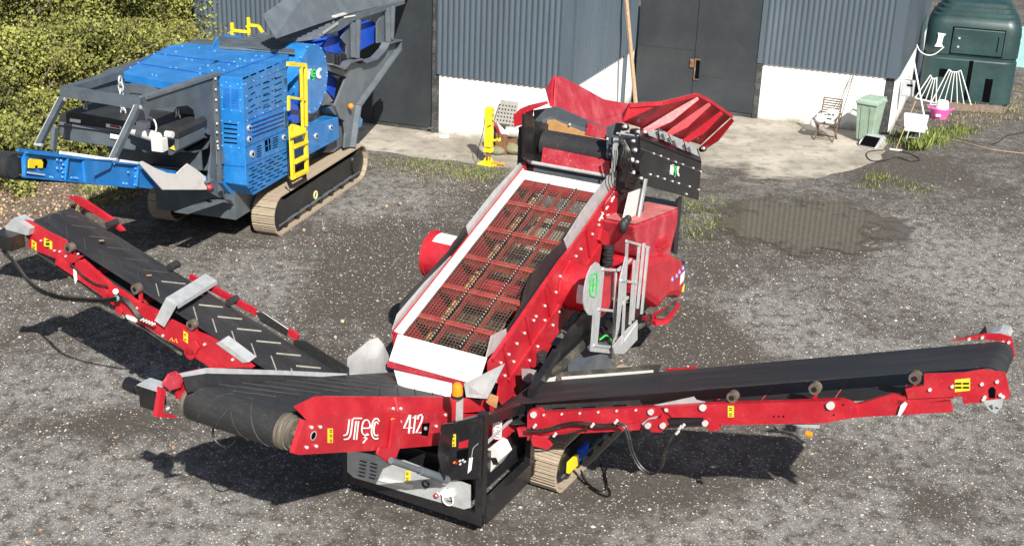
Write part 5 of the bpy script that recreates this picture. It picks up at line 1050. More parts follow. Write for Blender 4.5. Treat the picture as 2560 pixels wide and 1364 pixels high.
bb = [(282,362),(305,358),(370,330),(435,300),(498,275),(560,247),(625,318),(625,413),(627,505),(567,535),(507,563),(445,592),(382,622),(318,655),(315,557),(312,457),(620,560),(630,625),(632,652),(618,220)]
boltpx(B, 'S', 1.102, [(520+x/3.247, 100+y/3.247) for x, y in bb], .018, .014).build('bolt_heads', M['blue_bolt'], box, kind='stuff')
FUU = box_u = B.S(605,196,1.10).y
# front face details
f_ = []
for k in range(10): f_.append([(125,395+k*16),(178,401+k*16)]); f_.append([(192,402+k*16),(250,409+k*16)])
strokes(B, 'U', FUU, zb(f_), 1.1).build('cooling_slots', dk, box)
strokes(B, 'U', FUU, zb([[(130,677+k*38),(238,690+k*37)] for k in range(5)]), 3.0).build('front_louvres', M['hole'], box)
strokes(B, 'U', FUU, zb([[(108,1010),(300,1028)]]), 1.0).build('panel_seams', dk, box)
boltpx(B, 'U', FUU, [(520+x/3.247, 100+y/3.247) for x, y in ((110,370),(150,345),(182,378),(240,360),(265,390),(115,467),(262,487),(120,563),(193,572),(265,580),(113,655),(180,662),(247,672),(117,757),(250,773),(118,857),(185,866),(253,877),(115,1030),(118,1115),(135,1180))], .018, .014).build('bolt_heads', M['blue_bolt'], box, kind='stuff')
# roof
ZR = 3.46
rf = PL(B, 'Z', ZR, [(548,188),(605,196),(717,150),(724,131),(640,122),(548,114),(470,108),(420,114),(300,181),(480,217)])
roof = MB().ext(rf, (0,0,-.16)).build('roof_cover', M['blue'], cr, bev=.01)
strokes(B, 'Z', ZR, [[(480,217),(548,190),(700,135)], [(352,160),(520,186)], [(398,135),(590,160)], [(302,182),(420,116)]], 1.2, lift=.003).build('panel_seams', M['blue_dark'], roof)
boltpx(B, 'Z', ZR, [(326,170),(345,158),(385,136),(414,137),(440,130),(456,116),(466,148),(480,151),(381,188),(391,190),(426,170),(440,171),(500,172),(520,165),(530,177),(548,171),(560,176),(572,162),(585,155),(600,148),(612,153),(640,140),(594,166),(631,151),(655,141),(498,120),(537,128),(518,196),(535,184),(500,184)], .022, .02).build('bolt_heads', M['blue_bolt'], roof, kind='stuff')
MB().ext(PL(B, 'U', B.Z(300,181,ZR).y+.02, [(302,183),(480,218),(470,240),(312,210)]), (0,.1,0)).build('roof_front_lip', M['blue'], roof)
MB().box(-1.95,.60,-1.05,2.6,1.2,3.29).build('main_body', M['grey'], cr)
MB().ext(PL(B, 'S', .3, [(531,117),(546,92),(548,112),(545,116)]), (-.02,0,0)).build('blue_fin', M['blue'], cr)
# grey front frame
sf = MB().ext(PL(B, 'S', .62, [(354,246),(368,240),(543,186),(550,380),(562,497),(545,492),(518,478),(529,380),(528,340),(494,322),(490,290),(485,276),(469,264),(377,274),(368,300),(362,270)]), (-.03,0,0)).build('side_frame_plate', M['grey'], cr)
MB().beam(B.S(358,244,.58), B.S(545,184,.58), .16, .05).build('top_flange', M['grey2'], sf); MB().beam(B.S(537,192,.66), B.S(551,480,.66), .10, .05).build('bolted_flange', M['grey'], sf)
MB().ext(PL(B, 'S', .66, [(542,378),(575,382),(560,410),(543,412)]), (-.02,0,0)).build('gusset', M['grey2'], sf)
boltpx(B, 'S', .69, [(538,197),(539,224),(540,250),(541,276),(542,309),(542,331),(543,354),(544,364),(545,371)], .03, .02).build('bolt_heads', M['bolt'], sf, kind='stuff')
la_ = B.Z(300,184,3.5); lb_ = B.Z(162,228,3.5); sx = (la_.x+lb_.x)/2
MB().beam(la_, lb_, .16, .14).build('left_top_beam', M['grey'], cr); MB().ext([(sx, la_.y, 3.45), (sx, lb_.y+.1, 3.45), (sx, la_.y-.3, 3.15), (sx, la_.y, 3.0)], (.03,0,0)).build('left_frame_plate', M['grey'], cr)
MB().beam(lb_+Vector((-.05,0,0)), B.S(366,262,.6), .14, .18).build('cross_beam', M['grey'], cr)
MB().box(sx, .55, la_.y+.05, la_.y+.1, 1.8, 3.3).build('inner_bulkhead', M['grey'], cr)
for a, b in ((B.S(345,268,.50), B.S(283,398,.60)), (B.S(155,248,sx-.05), B.S(97,362,sx+.35))):
    c_ = MB(); c_.beam(a, b, .085, .10); o_ = c_.build('support_strut', M['grey'], cr); MB().beam(a+Vector((-.065,-.03,0)), b+Vector((-.065,-.03,0)), .022, .022).cyl(a+Vector((-.08,0,0)), a+Vector((.07,0,0)), .035, 10).cyl(b+Vector((-.08,0,0)), b+Vector((.07,0,0)), .03, 10).build('strut_rod', M['galv'], o_)
MB().beam(B.U(138,318,-2.6), B.U(133,372,-2.6), .12, .08).build('support_leg', M['grey2'], cr)
# overband magnet
MU = -2.75
mg = MB().ext(PL(B, 'U', MU, [(148,305),(250,322),(420,345),(446,347),(446,375),(430,389),(400,388),(330,376),(158,350),(150,335)]), (0,.95,0)).build('magnet_body', M['grey'], cr, bev=.02)
MB().ext(PL(B, 'U', MU-.02, [(150,284),(165,280),(440,322),(448,332),(446,346),(146,304)]), (0,1.0,0)).build('magnet_belt', M['rubber'], mg)
MB().beam(B.U(150,308,MU-.04), B.U(420,345,MU-.04), .04, .05).build('magnet_rail', M['grey2'], mg)
for q, mt in (([(175,296),(202,300),(201,308),(174,304)], 'white'), ([(265,309),(304,316),(303,324),(265,318)], 'white'), ([(276,334),(297,338),(296,349),(275,345)], 'white'), ([(424,371),(434,363),(438,376)], 'sticker')):
    o_ = pplate(B, 'U', MU-.045, q, .004).build('warning_sticker', M[mt], mg)
strokes(B, 'U', MU-.05, [[(276,314),(300,319)]], 5).build('red_print', M['red'], mg); strokes(B, 'U', MU-.054, [[(276,312),(300,317)]], 1).build('dark_print', M['hole'], mg)
rb = MB().ext(PL(B, 'S', .55, [(446,330),(527,318),(529,345),(520,372),(488,383),(470,380),(450,380)]), (-.6,0,0)).build('magnet_end_box', M['grey2'], mg, bev=.02)
MB().ext(PL(B, 'S', .57, [(452,350),(526,344),(505,372),(470,379),(452,372)]), (-.01,0,0)).build('end_box_opening', M['hole'], rb); pplate(B, 'S', .575, [(487,333),(496,332),(497,341),(488,342)], .005).build('white_label', M['white'], rb)
mo = MB(); a = B.U(333,325,MU-.2); b = B.U(395,345,MU-.35); mo.cyl(a, b, .10, 18); mo.box(b.x-.08, b.x+.14, b.y-.1, b.y+.08, b.z-.22, b.z+.0); mo.box(a.x+.12, a.x+.32, a.y-.08, a.y+.06, a.z+.06, a.z+.18); mo.cyl(b+Vector((.1,.1,.06)), b+Vector((.24,.1,.06)), .06, 12); mo.build('gear_motor', M['galv_white'], mg, sm=40)
MB().tube(curve(PL(B, 'U', MU-.4, [(370,292),(385,300),(391,318),(388,332)])), .014, 6).build('white_cable', M['white'], mg)
def chain(a, b, n, r):
    root = None; a = Vector(a); b = Vector(b); d = (b-a)/n
    for k in range(n):
        c = a+d*(k+.5); L = d.length*.72; ax = Vector((1,0,0)) if k % 2 else Vector((0,1,0)); pts = []
        for j in range(13): t = 2*math.pi*j/12; pts.append(c+Vector((0,0,1))*math.cos(t)*L+ax*math.sin(t)*r)
        if root is None: root = MB().tube(pts, r*.35, 5).build('chain', M['galv'], cr)
        else: MB().tube(pts, r*.35, 5).build('link', M['galv'], root)
chain(B.U(213,262,MU+.3), B.U(215,296,MU+.3), 3, .045); chain(B.U(300,194,-2.3), B.U(309,288,-2.3), 6, .05); chain(B.S(443,275,.3), B.S(447,310,.3), 3, .045)
MB().box(sx+.2,.2,-1.85,-1.75,3.15,3.32).build('chain_beam', M['grey'], cr)
# discharge conveyor
belt('discharge_belt', 'u', -.50, .52, (-7.05, 3.30), .18, (-1.2, 1.40), M['belt2'], cr)
MB().cyl((-.51,-7.05,3.30),(.53,-7.05,3.30),.17,24).build('head_drum', M['rubber'], cr, sm=40)
cp = MB().ext(PL(B, 'S', .60, [(57,398),(66,381),(82,378),(168,389),(344,411),(350,425),(345,466),(334,470),(160,453),(60,442)]), (-.03,0,0)).build('conveyor_side_panel', M['blue'], cr)
c_ = MB(); c_.beam(B.S(168,389,.63), B.S(161,452,.63), .06, .03); c_.beam(B.S(66,381,.63), B.S(345,412,.63), .06, .03); c_.beam(B.S(60,441,.63), B.S(334,468,.63), .08, .03); c_.beam(B.S(344,411,.63), B.S(340,466,.63), .06, .03); c_.beam(B.S(62,392,.63), B.S(60,441,.63), .06, .03); c_.build('panel_flange', M['blue'], cp)
MB().ext(PL(B, 'S', .66, [(210,402),(236,398),(282,400),(276,420),(236,440),(236,459),(215,456)]), (-.05,0,0)).build('panel_gusset', M['blue'], cp)
MB().ext(PL(B, 'S', .60, [(350,425),(380,472),(345,468)]), (-.03,0,0)).ext(PL(B, 'S', .56, [(345,412),(520,440),(520,474),(345,468)]), (-.03,0,0)).build('conveyor_inner_panel', M['blue'], cr)
pplate(B, 'S', .606, [(69,400),(80,396),(115,397),(119,404),(115,420),(75,419)], .004).build('motor_opening', M['hole'], cp); MB().ext(PL(B, 'S', .64, [(72,402),(80,397),(104,399),(108,406),(107,420),(98,420),(96,414),(88,414),(87,421),(72,420)]), (-.03,0,0)).build('yellow_motor_guard', M['yellow'], cp)
MB().beam(B.S(68,431,.64), B.S(111,437,.64), .02, .02).build('tension_rod', M['bolt'], cp)
boltpx(B, 'S', .64, [(158,391),(142,399),(152,401),(157,411),(142,420),(153,421),(157,431),(130,443),(155,442),(178,444),(186,444),(192,445),(125,442),(284,409),(338,421),(320,430),(308,458),(316,459),(338,442),(336,462)], .02, .02).build('bolt_heads', M['blue_bolt'], cp, kind='stuff')
MB().beam(B.S(150,381,.55), B.S(350,409,.55), .02, .05).build('pale_edge_strip', M['white'], cp)
gs = MB().ext(PL(B, 'S', .72, [(347,407),(357,403),(392,422),(418,432),(441,435),(455,421),(469,409),(492,424),(514,442),(519,474),(406,474),(380,445)]), (-.02,0,0)).build('pale_deflector_sheet', M['galv_white'], cr)
MB().ext([B.S(60,372,-.5)+Vector((-.1,0,0)), B.S(350,404,-.5)+Vector((-.1,0,0)), B.S(350,440,-.5)+Vector((-.1,0,0)), B.S(60,420,-.5)+Vector((-.1,0,0))], (-.03,0,0)).build('conveyor_side_panel', M['blue'], cr)
p = B.S(523,450,.8); MB().box(p.x-.05,p.x+.05,p.y-.1,p.y+.1,p.z-.02,p.z+.0).cyl(p+Vector((0,0,0)), p+Vector((0,0,.12)), .03, 8).build('valve_bracket', M['grey2'], cr); MB().ball(p+Vector((.03,-.05,-.12)), .06, 8).build('red_valve', M['red'], cr)
MB().ext(PL(B, 'S', .95, [(556,458),(562,456),(585,480),(578,486)]), (-.1,0,0)).build('blue_bracket', M['blue'], cr)
# flywheel guard
fc = B.S(783,198,1.2); fw = MB(); fw.cyl((.70, fc.y, fc.z), (1.2, fc.y, fc.z), .72, 44); fg = fw.build('flywheel_guard', M['blue'], cr, sm=35)
boltpx(B, 'S', 1.2, [(767,118),(785,112),(802,121),(812,142),(817,182),(817,190),(812,215),(812,232),(800,258),(787,272),(773,280),(735,218),(751,143)], .022, .02).build('bolt_heads', M['blue_bolt'], fg, kind='stuff')
q1_, q2_ = jt_small(B, 'S', 1.204, 752, 176, 50, 25, -6, 4.2); q1_.build('white_lettering', M['white'], fg); q2_.build('green_lettering', M['green'], fg)
MB().ext([(.2, fc.y-.9, 2.0), (.2, fc.y+.9, 2.0), (.2, fc.y+.9, 3.3), (.2, fc.y-.9, 3.3)], (.5,0,0)).build('crusher_body', M['grey'], cr)
MB().ext(PL(B, 'S', 1.15, [(726,255),(757,270),(768,300),(738,310),(728,300)]), (-.2,0,0)).build('belt_guard_lower', M['dblue'], cr)
MB().ext(PL(B, 'S', 1.1, [(822,270),(850,260),(862,282),(838,288)]), (-.3,0,0)).build('guard_bracket', M['grey2'], cr)
pd = MB().ext(PL(B, 'S', 1.22, [(738,338),(760,318),(846,293),(849,342),(842,350),(772,388),(738,400)]), (-.5,0,0)).build('side_locker', M['blue'], cr, bev=.015)
for x, y in ((789,340),(826,319)): p = B.S(x, y, 1.22); l_ = MB().cyl(p, p+Vector((.03,0,0)), .065, 12).build('door_latch', M['galv'], pd); MB().cyl(p+Vector((.031,0,0)), p+Vector((.04,0,0)), .03, 8).build('latch_hole', M['hole'], l_)
boltpx(B, 'S', 1.22, [(774,375),(798,362),(819,349),(840,337)], .035, .02).build('hinge', M['grey2'], pd)
MB().ext(PL(B, 'S', 1.0, [(884,290),(892,280),(907,300),(904,315),(885,328)]), (-.5,0,0)).build('far_locker', M['blue'], cr)
# ladder
yl = MB()
def yb(a, b, v=1.42, w_=.05, h_=.05): yl.beam(B.S(520+a[0]/3.247,100+a[1]/3.247,v), B.S(520+b[0]/3.247,100+b[1]/3.247,v), w_, h_)
yb((672,700),(690,1130),w_=.06,h_=.09); yb((790,740),(803,1070),w_=.06,h_=.09)
yl.build('ladder_rail', M['yellow'], cr); 
for a, b in (((690,870),(795,825)),((695,995),(797,945)),((690,1112),(800,1060))):
    yl = MB(); yb(a, b, 1.42, .12, .05); yl.build('rung', M['yellow'], cr)
yl = MB(); yl.ext(PL(B, 'Z', 2.10, [(724,312),(730,309),(766,320),(765,327),(727,341)]), (0,0,-.04)); yb((690,790),(795,745)); yl.build('ladder_platform', M['yellow'], cr)
yl = MB(); yb((757,215),(770,708)); yb((793,205),(800,700)); yb((645,195),(795,205),w_=.04,h_=.08); yb((648,192),(700,186)); yb((655,462),(655,572)); yb((655,464),(790,486)); yb((770,205),(775,700),1.30); yl.build('handrail', M['yellow'], cr)
MB().tube(PL(B, 'S', 1.4, [(720,430),(721,445),(727,461)]), .02, 6).tube(PL(B, 'S', 1.4, [(760,428),(765,441)]), .02, 6).build('rubber_step', M['cable'], cr)
# feeder, hopper and its posts
def z3(L): return [(760+x/3.247, y/3.247) for x, y in L]
hp_ = MB().ext(PL(B, 'S', 1.15, z3([(345,510),(385,500),(455,520),(560,490),(650,400),(668,355),(770,330),(770,392),(738,420),(470,830),(440,860),(395,1190),(330,1200),(340,1080),(330,980),(290,960),(250,860),(340,640)])), (-.05,0,0)).build('hopper_side_frame', M['grey2'], cr)
c_ = MB(); P_ = PL(B, 'S', 1.2, z3([(768,340),(768,400),(440,855),(392,1195)]))
for i in range(3): c_.beam(P_[i], P_[i+1], .16, .05)
c_.build('frame_flange', M['grey2'], hp_)
c_ = MB(); P_ = PL(B, 'S', 1.2, z3([(200,520),(300,560),(350,505),(440,478),(470,505),(570,475),(640,400),(665,350),(768,325)]))
for i in range(8): c_.beam(P_[i], P_[i+1], .2, .03)
c_.build('frame_ledge', M['grey2'], hp_)
for a, b in (((400,185),(403,465)),((440,160),(428,470)),((682,65),(685,338)),((720,50),(708,318))): MB().beam(B.S(760+a[0]/3.247, a[1]/3.247, 1.22), B.S(760+b[0]/3.247, b[1]/3.247, 1.22), .12, .06).build('hopper_post', M['grey2'], hp_)
MB().ext(PL(B, 'S', 1.1, z3([(395,180),(300,312),(345,372),(345,470),(400,470)])), (-.03,0,0)).ext(PL(B, 'S', 1.1, z3([(675,65),(592,190),(592,350),(685,340)])), (-.03,0,0)).build('post_web', M['grey2'], hp_)
MB().ext(PL(B, 'S', .95, z3([(150,390),(195,305),(290,290),(350,385),(340,412),(270,440),(180,425)])), (-.5,0,0)).build('feeder_pan', M['dblue'], cr, bev=.02); MB().ext(PL(B, 'S', .95, z3([(440,215),(560,170),(592,190),(585,345),(430,430)])), (-.5,0,0)).build('feeder_pan', M['dblue'], cr, bev=.02)
c_ = MB()
for q in ((270,),(322,)):
    p = B.S(760+q[0]/3.247, 480/3.247, 1.05)
    for k in range(5): c_.ringc(p+Vector((0,0,-.12+.05*k)), p+Vector((0,0,-.12+.05*k+.022)), .07, .05, 14)
c_.build('coil_springs', M['black'], cr)
MB().ext(PL(B, 'S', .9, z3([(200,600),(270,640),(245,800),(190,740)])), (-.4,0,0)).build('blue_chute', M['dblue'], cr)
MB().ext(PL(B, 'S', 1.18, z3([(195,520),(305,545),(350,600),(345,625),(200,575)])), (-.4,0,0)).build('feeder_bracket', M['grey'], cr); MB().ext(PL(B, 'S', 1.12, z3([(0,740),(180,740),(240,820),(150,860)])), (-.03,0,0)).build('grey_gusset', M['grey2'], cr)
p = B.S(760+380/3.247, 862/3.247, 1.25); MB().ball(p, .07, 8).build('orange_side_marker', M['orange'], cr); MB().ext(PL(B, 'S', 1.0, z3([(290,960),(330,980),(345,1060),(330,1180),(240,1240),(160,1240)])), (-.6,0,0)).build('curved_leg', M['grey2'], cr, bev=.03)
# hopper boards (upper edge passes out of the frame)
MB().ext([B.S(658,40,.55), B.S(690,97,.95), B.S(866,36,.95), B.S(1012,1,1.1), B.S(1040,-60,.9), B.S(790,-50,.55)], (-.02,0,.02)).build('hopper_side_board', M['grey2'], cr)
MB().ext(PL(B, 'S', 1.2, [(795,92),(832,62),(870,40),(1012,1),(1012,10),(885,52),(850,76)]), (-.04,0,0)).build('hopper_lower_board', M['grey2'], cr); MB().beam(B.S(795,92,1.22), B.S(845,58,1.22), .02, .05).build('bright_edge', M['galv'], cr); MB().beam(B.S(835,42,1.15), B.S(862,34,1.15), .1, .03).cyl(B.S(862,44,1.2), B.S(887,40,1.2), .02, 8).build('latch_bar', M['galv_white'], cr)
for k in range(7): MB().beam(B.Z(700+k*3, 105-k*3.2, 3.55), B.Z(800+k*6, 92-k*6, 3.75), .04, .08).build('grizzly_bar', M['grey2'], cr)
MB().ext([B.Z(690,110,3.4), B.Z(800,95,3.45), B.Z(860,45,3.5), B.Z(790,20,3.5), B.Z(680,70,3.4)], (0,0,-.05)).build('hopper_floor', M['grey'], cr)
wp = MB().ext(PL(B, 'Z', 3.52, [(548,116),(600,98),(662,80),(700,103),(735,107),(738,131),(640,122)]), (0,0,-.05)).build('walkway_plate', M['grey2'], cr)
c_ = MB()
for k in range(9): c_.beam(B.Z(560+k*8, 114-k*3.6, 3.535), B.Z(737, 129-k*4.2, 3.535), .02, .02)
c_.build('tread_ribs', M['grey'], wp)
MB().ext(PL(B, 'U', 2.9, [(546,91),(620,97),(600,104),(546,116)]), (0,.05,0)).build('walkway_kick_plate', M['grey'], cr); MB().beam(B.U(560,90,3.0), B.U(605,93,3.0), .1, .04).build('blue_cap', M['blue'], cr)
MB().ext(PL(B, 'U', 6.0, [(690,22),(715,12),(740,10),(740,30),(700,38)]), (0,.1,0)).build('far_wing_tip', M['blue'], cr)
yl = MB(); ry = lambda a, b: yl.beam(B.U(a[0],a[1],4.2), B.U(b[0],b[1],4.2), .06, .06)
for a, b in (((580,57),(582,90)),((580,76),(621,80)),((621,44),(624,98)),((624,63),(646,65)),((646,65),(657,82)),((576,82),(582,82)),((617,64),(621,68))): ry(a, b)
yl.build('roof_handrail', M['yellow'], cr)
# ================================================================ things by the buildings
def GT(name, label, cat, x, y, z=0, rz=0, group=None): return thing(name, label, cat, G, (x, y, z), rz, group)
# timber pole leaning on the wall
tp_ = GT('timber_plank', 'long weathered timber plank leaning against the recess between the two workshop fronts', 'plank', -3.3, -1.2); a = G.U(1591,278,-2.3)-Vector((-3.3,-1.2,0)); a.z = max(a.z, .03); b = G.U(1560,-60,-1.9)-Vector((-3.3,-1.2,0)); MB().beam(a, b, .10, .06).build('board', M['wood'], tp_)
# wheelie bin
wb = GT('wheelie_bin', 'pale green wheelie bin standing by the white wall at the workshop corner', 'bin', 3.22, -1.05, .02, rad(-14)); 
def frus(mb, x0, x1, y0, y1, z0, X0, X1, Y0, Y1, z1): return mb.hexa([(x0,y0,z0),(x1,y0,z0),(x1,y1,z0),(x0,y1,z0),(X0,Y0,z1),(X1,Y0,z1),(X1,Y1,z1),(X0,Y1,z1)])
frus(MB(), -.22,.22,-.24,.20,.06, -.29,.29,-.36,.30,1.06).build('body', M['bin'], wb, bev=.02); ld = MB(); ld.box(-.31,.31,-.40,.34,1.06,1.13); frus(ld, -.29,.29,-.38,.32,1.13,-.25,.25,-.30,.25,1.19); ld.build('lid', M['bin'], wb, bev=.015); MB().tube([(-.25,.36,1.1),(-.25,.42,1.16),(.25,.42,1.16),(.25,.36,1.1)], .018, 6).build('handle', M['bin'], wb)
for s in (-1, 1): MB().cyl((s*.25,.22,.10),(s*.30,.22,.10),.10,16).build('wheel', M['rubber'], wb)
for k in (-.12, .12): MB().ext([(k-.01,-.262,.12),(k+.01,-.262,.12),(k+.012,-.362,1.0),(k-.012,-.362,1.0)], (0,-.008,0)).build('moulded_rib', M['bin'], wb)
bs = GT('broken_bin_base', 'grey plastic shell with a black mouth lying at the foot of the green bin', 'crate', 3.40, -1.60, .02, rad(-14)); MB().ext([(-.27,-.2,.0),(.20,-.2,0),(.29,-.12,.12),(.27,.1,.26),(-.22,.1,.26),(-.29,-.12,.12)], (0,.2,.02)).build('shell', M['galv'], bs, bev=.02); MB().ext([(-.22,-.212,.06),(.19,-.212,.06),(.22,.02,.262),(-.19,.02,.262)], (0,-.01,.01)).build('opening', M['hole'], bs)
# folding chair
chx = G.Z(2062,352,0); chr_ = GT('folding_chair', 'slatted dark garden chair facing the yard by the white wall', 'chair', chx.x, chx.y+.1, .015, rad(-6))
for s in (-.25, .25):
    MB().beam((s,-.24,0),(s,.22,.46),.03,.04).build('leg', M['dwood'], chr_); MB().beam((s,.22,0),(s*.92,-.22,.46),.03,.04).build('leg', M['dwood'], chr_); MB().beam((s,.16,.40),(s*1.0,.34,1.08),.03,.035).build('back_post', M['dwood'], chr_); MB().beam((s*1.1,-.25,.66),(s*1.1,.25,.70),.04,.025).beam((s*1.05,-.2,.44),(s*1.08,-.2,.66),.02,.03).build('armrest', M['dwood'], chr_)
for k in range(6): MB().box(-.25,.25,-.22+k*.075,-.175+k*.075,.445,.465).build('seat_slat', M['dwood'], chr_)
for k in range(9): y = .21+.0176*k; z = .56+.062*k; MB().box(-.25,.25,y-.008,y+.008,z-.016,z+.016).build('back_slat', M['dwood'], chr_)
MB().beam((-.25,-.20,.06),(.25,-.20,.06),.02,.03).beam((-.25,.17,.06),(.25,.17,.06),.02,.03).build('stretcher', M['dwood'], chr_)
jc = GT('plastic_jerrycan', 'white plastic container with green print standing on the garden chair', 'container', chx.x+.03, chx.y+.05, .49, rad(-6)); MB().box(-.07,.22,-.12,.10,0,.36).build('body', M['white'], jc, bev=.03); MB().box(-.03,.06,-.125,-.12,.24,.28).box(.09,.16,-.125,-.12,.24,.28).box(-.03,.10,-.125,-.12,.12,.16).build('green_print', M['tank'], jc); MB().cyl((.07,0,.36),(.07,0,.40),.04,10).build('cap', M['white'], jc)
bg_ = GT('white_sack', 'crumpled white sack lying across the left arm of the garden chair', 'sack', chx.x-.2, chx.y+.0, .48, rad(-6)); b_ = MB(); b_.ball((0,0,.12), .17, 10, .8); b_.ball((-.14,.05,-.02), .13, 10, 1.2); b_.build('cloth', M['white'], bg_, sm=60)
# broom sticks against the wall
bw = GT('broom_handle', 'thin dark pole propped on the white wall behind the garden chair', 'pole', 2.35, -.6, 0); MB().cyl((0,0,0.02), (.22,.48,1.62), .012, 6).build('stick', M['dwood'], bw); MB().cyl((-.12,0,.3), (.20,.48,1.55), .01, 6).build('stick', M['dwood'], bw)
# flank: meter box, pole, barrow, tub, gates, pipes, tank
mbx = GT('meter_box', 'grey electricity meter box on the white end wall of the workshop', 'meter box', 3.98, .95, .92); MB().box(-.17,.17,-.1,.1,0,.46).build('casing', M['galv'], mbx, bev=.03); MB().box(-.04,.12,-.105,-.10,.30,.36).build('dark_window', M['hole'], mbx); MB().box(-.10,.10,-.104,-.10,.08,.24).build('cover_plate', M['galv_white'], mbx)
wp_ = GT('white_pole', 'thin white pole leaning diagonally by the end wall of the workshop', 'pole', 4.75, .2, 0); MB().cyl((0,0,0), (-.72,.6,1.95), .022, 8).build('tube', M['white'], wp_)
ty = GT('cable', 'white cable sagging between the workshop eaves and the oil tank', 'cable', 4.2, 3, 0); MB().tube(curve([G.U(x, y, 3.2)-Vector((4.2,3,0)) for x, y in ((2292,112),(2300,128),(2318,138),(2338,135),(2360,118))]), .016, 6).build('wire_run', M['white'], ty)
wbw = GT('wheelbarrow', 'upturned wheelbarrow with a white tray leaning by the workshop corner', 'wheelbarrow', 4.42, -.9, 0); c_ = MB(); frus(c_, -.26,.26,-.16,.0,.42, -.34,.30,-.10,.12,.86); c_.build('tray', M['white'], wbw, bev=.02)
for s in (-.17, .16): MB().tube(curve([(s,-.28,0),(s,-.27,.2),(s*.9,-.20,.36),(s*.8,-.12,.46)]), .018, 6).build('leg', M['galv'], wbw)
MB().tube([(-.17,-.27,.15),(.16,-.27,.15)], .014, 6).tube([(-.17,-.25,.28),(.16,-.25,.28)], .014, 6).build('cross_brace', M['galv'], wbw); wl = MB().ringc((.02,-.05,.20),(.09,-.05,.20),.2,.13,20).build('wheel', M['rubber'], wbw); MB().cyl((.0,-.05,.20),(.11,-.05,.20),.05,10).build('hub', M['galv'], wl)
bk_ = GT('grey_bucket', 'grey plastic bucket half hidden behind the white wheelbarrow tray', 'bucket', 4.45, .75, 0); MB().cyl((0,0,0),(0,0,.34),.15,18,.2).ringc((0,0,.33),(0,0,.36),.21,.19,18).build('shell', M['galv'], bk_, sm=40)
yr = GT('garden_rake', 'thin pale rake handle with its head on the ground beside the wheelbarrow', 'rake', 4.05, -1.6, 0); MB().cyl((0,0,.03),(.25,1.2,1.1),.013,6).build('handle', M['wood'], yr); MB().box(-.16,.16,-.03,.03,0,.035).build('head', M['galv_white'], yr)
tb = GT('pink_tub', 'bright pink flexible tub standing below the oil tank', 'tub', 4.86, 2.72, 0); MB().cyl((0,0,0),(0,0,.30),.22,22,.30).build('shell', M['pink'], tb, sm=40)
for s in (-1, 1): MB().tube(curve([(s*.29,-.07,.26),(s*.37,0,.34),(s*.29,.07,.26)]), .02, 6).build('handle', M['pink'], tb)
MB().box(-.09,.05,-.29,-.262,.10,.17).build('white_label', M['white'], tb)
wj = GT('white_drum', 'rounded white container sitting in the pink tub', 'container', 4.90, 2.75, .25); MB().cyl((0,0,0),(0,0,.28),.19,18,.16).build('body', M['white'], wj, sm=40, bev=.04)
lgp = GT('timber_baulk', 'old grey timber baulk lying in front of the oil tank', 'timber', 5.6, 3.75, 0); MB().beam((-.7,.1,.12),(.95,.55,.12),.2,.2).build('beam', M['bark'], lgp)
def hayrack(name, px, lab, v, n):
    o = thing(name, lab, 'rack', G, (5, v, 0), 0, 'white fan shaped racks'); a, b, c, d = [G.U(x, y, v)-Vector((5,v,0)) for x, y in px]     # bottom left, top left, top right, bottom right
    a.z = max(a.z, .02); d.z = max(d.z, .02); m_ = MB()
    for p, q in ((a,b),(c,d),(a,d)): m_.tube([p,q], .016, 6)
    m_.tube(curve([b, b.lerp(c,.3)+Vector((0,0,-.06)), b.lerp(c,.7)+Vector((0,0,-.06)), c]), .016, 6); m_.build('frame', M['white'], o)
    for k in range(1, n): t = k/n; MB().tube([a.lerp(d,t), b.lerp(c,t)+Vector((0,0,-.05))], .012, 6).build('bar', M['white'], o)
hayrack('fan_rack', ((2325,262),(2372,174),(2402,176),(2428,264)), 'larger white fan shaped metal rack leaning on the green oil tank', 4.0, 6)
hayrack('fan_rack', ((2288,245),(2326,188),(2342,194),(2340,258)), 'smaller white fan shaped metal rack tilted between the workshop and the tank', 3.4, 4)
tk = GT('oil_tank', 'large dark green plastic oil tank with ribbed domed top beside the workshop', 'oil tank', 5.35, 6.1, 0, rad(4))
def rrect(w_, d_, r, n=6):
    out = []
    for cx, cy, a0 in ((w_-r, d_-r, 0), (-w_+r, d_-r, 90), (-w_+r, -d_+r, 180), (w_-r, -d_+r, 270)):
        for k in range(n+1): a = rad(a0+90*k/n); out.append((cx+r*math.cos(a), cy+r*math.sin(a)))
    return out
c_ = MB(); lev = [(.05,1.0),(.35,1.0),(1.30,1.0),(1.34,.975),(1.42,.975),(1.46,1.0),(2.15,1.0),(2.30,.985),(2.40,.95)]; sc = .95
for k in range(4): lev += [(2.43+k*.10, sc-.02-k*.07), (2.50+k*.10, sc-.03-k*.07), (2.505+k*.10, sc-.055-k*.07)]
lev += [(2.86,.5),(2.90,.2)]
base = rrect(1.36, 1.0, .42); nb_ = len(base)
for z, f in lev: c_.v += [(x*f, y*f, z if z < 2.2 else 2.2+(z-2.2)*1.35) for x, y in base]
for i in range(len(lev)-1): c_.f += [(i*nb_+j, i*nb_+(j+1) % nb_, (i+1)*nb_+(j+1) % nb_, (i+1)*nb_+j) for j in range(nb_)]
c_.f += [tuple(range(nb_))[::-1], tuple(range((len(lev)-1)*nb_, len(lev)*nb_))]; tb_ = c_.build('tank_shell', M['tank'], tk, sm=32)
MB().box(-.62,.85,-1.05,-.95,1.50,2.28).build('cabinet_door', M['tank'], tk, bev=.03); MB().box(-.645,.875,-1.012,-.95,1.475,2.305).build('door_gap', M['hole'], tk)
MB().box(-.55,-.2,-1.062,-1.048,1.60,2.05).build('lock_panel', M['tank'], tk, bev=.01); MB().box(.68,.71,-1.055,-1.04,1.65,2.1).build('door_slot', M['hole'], tk)
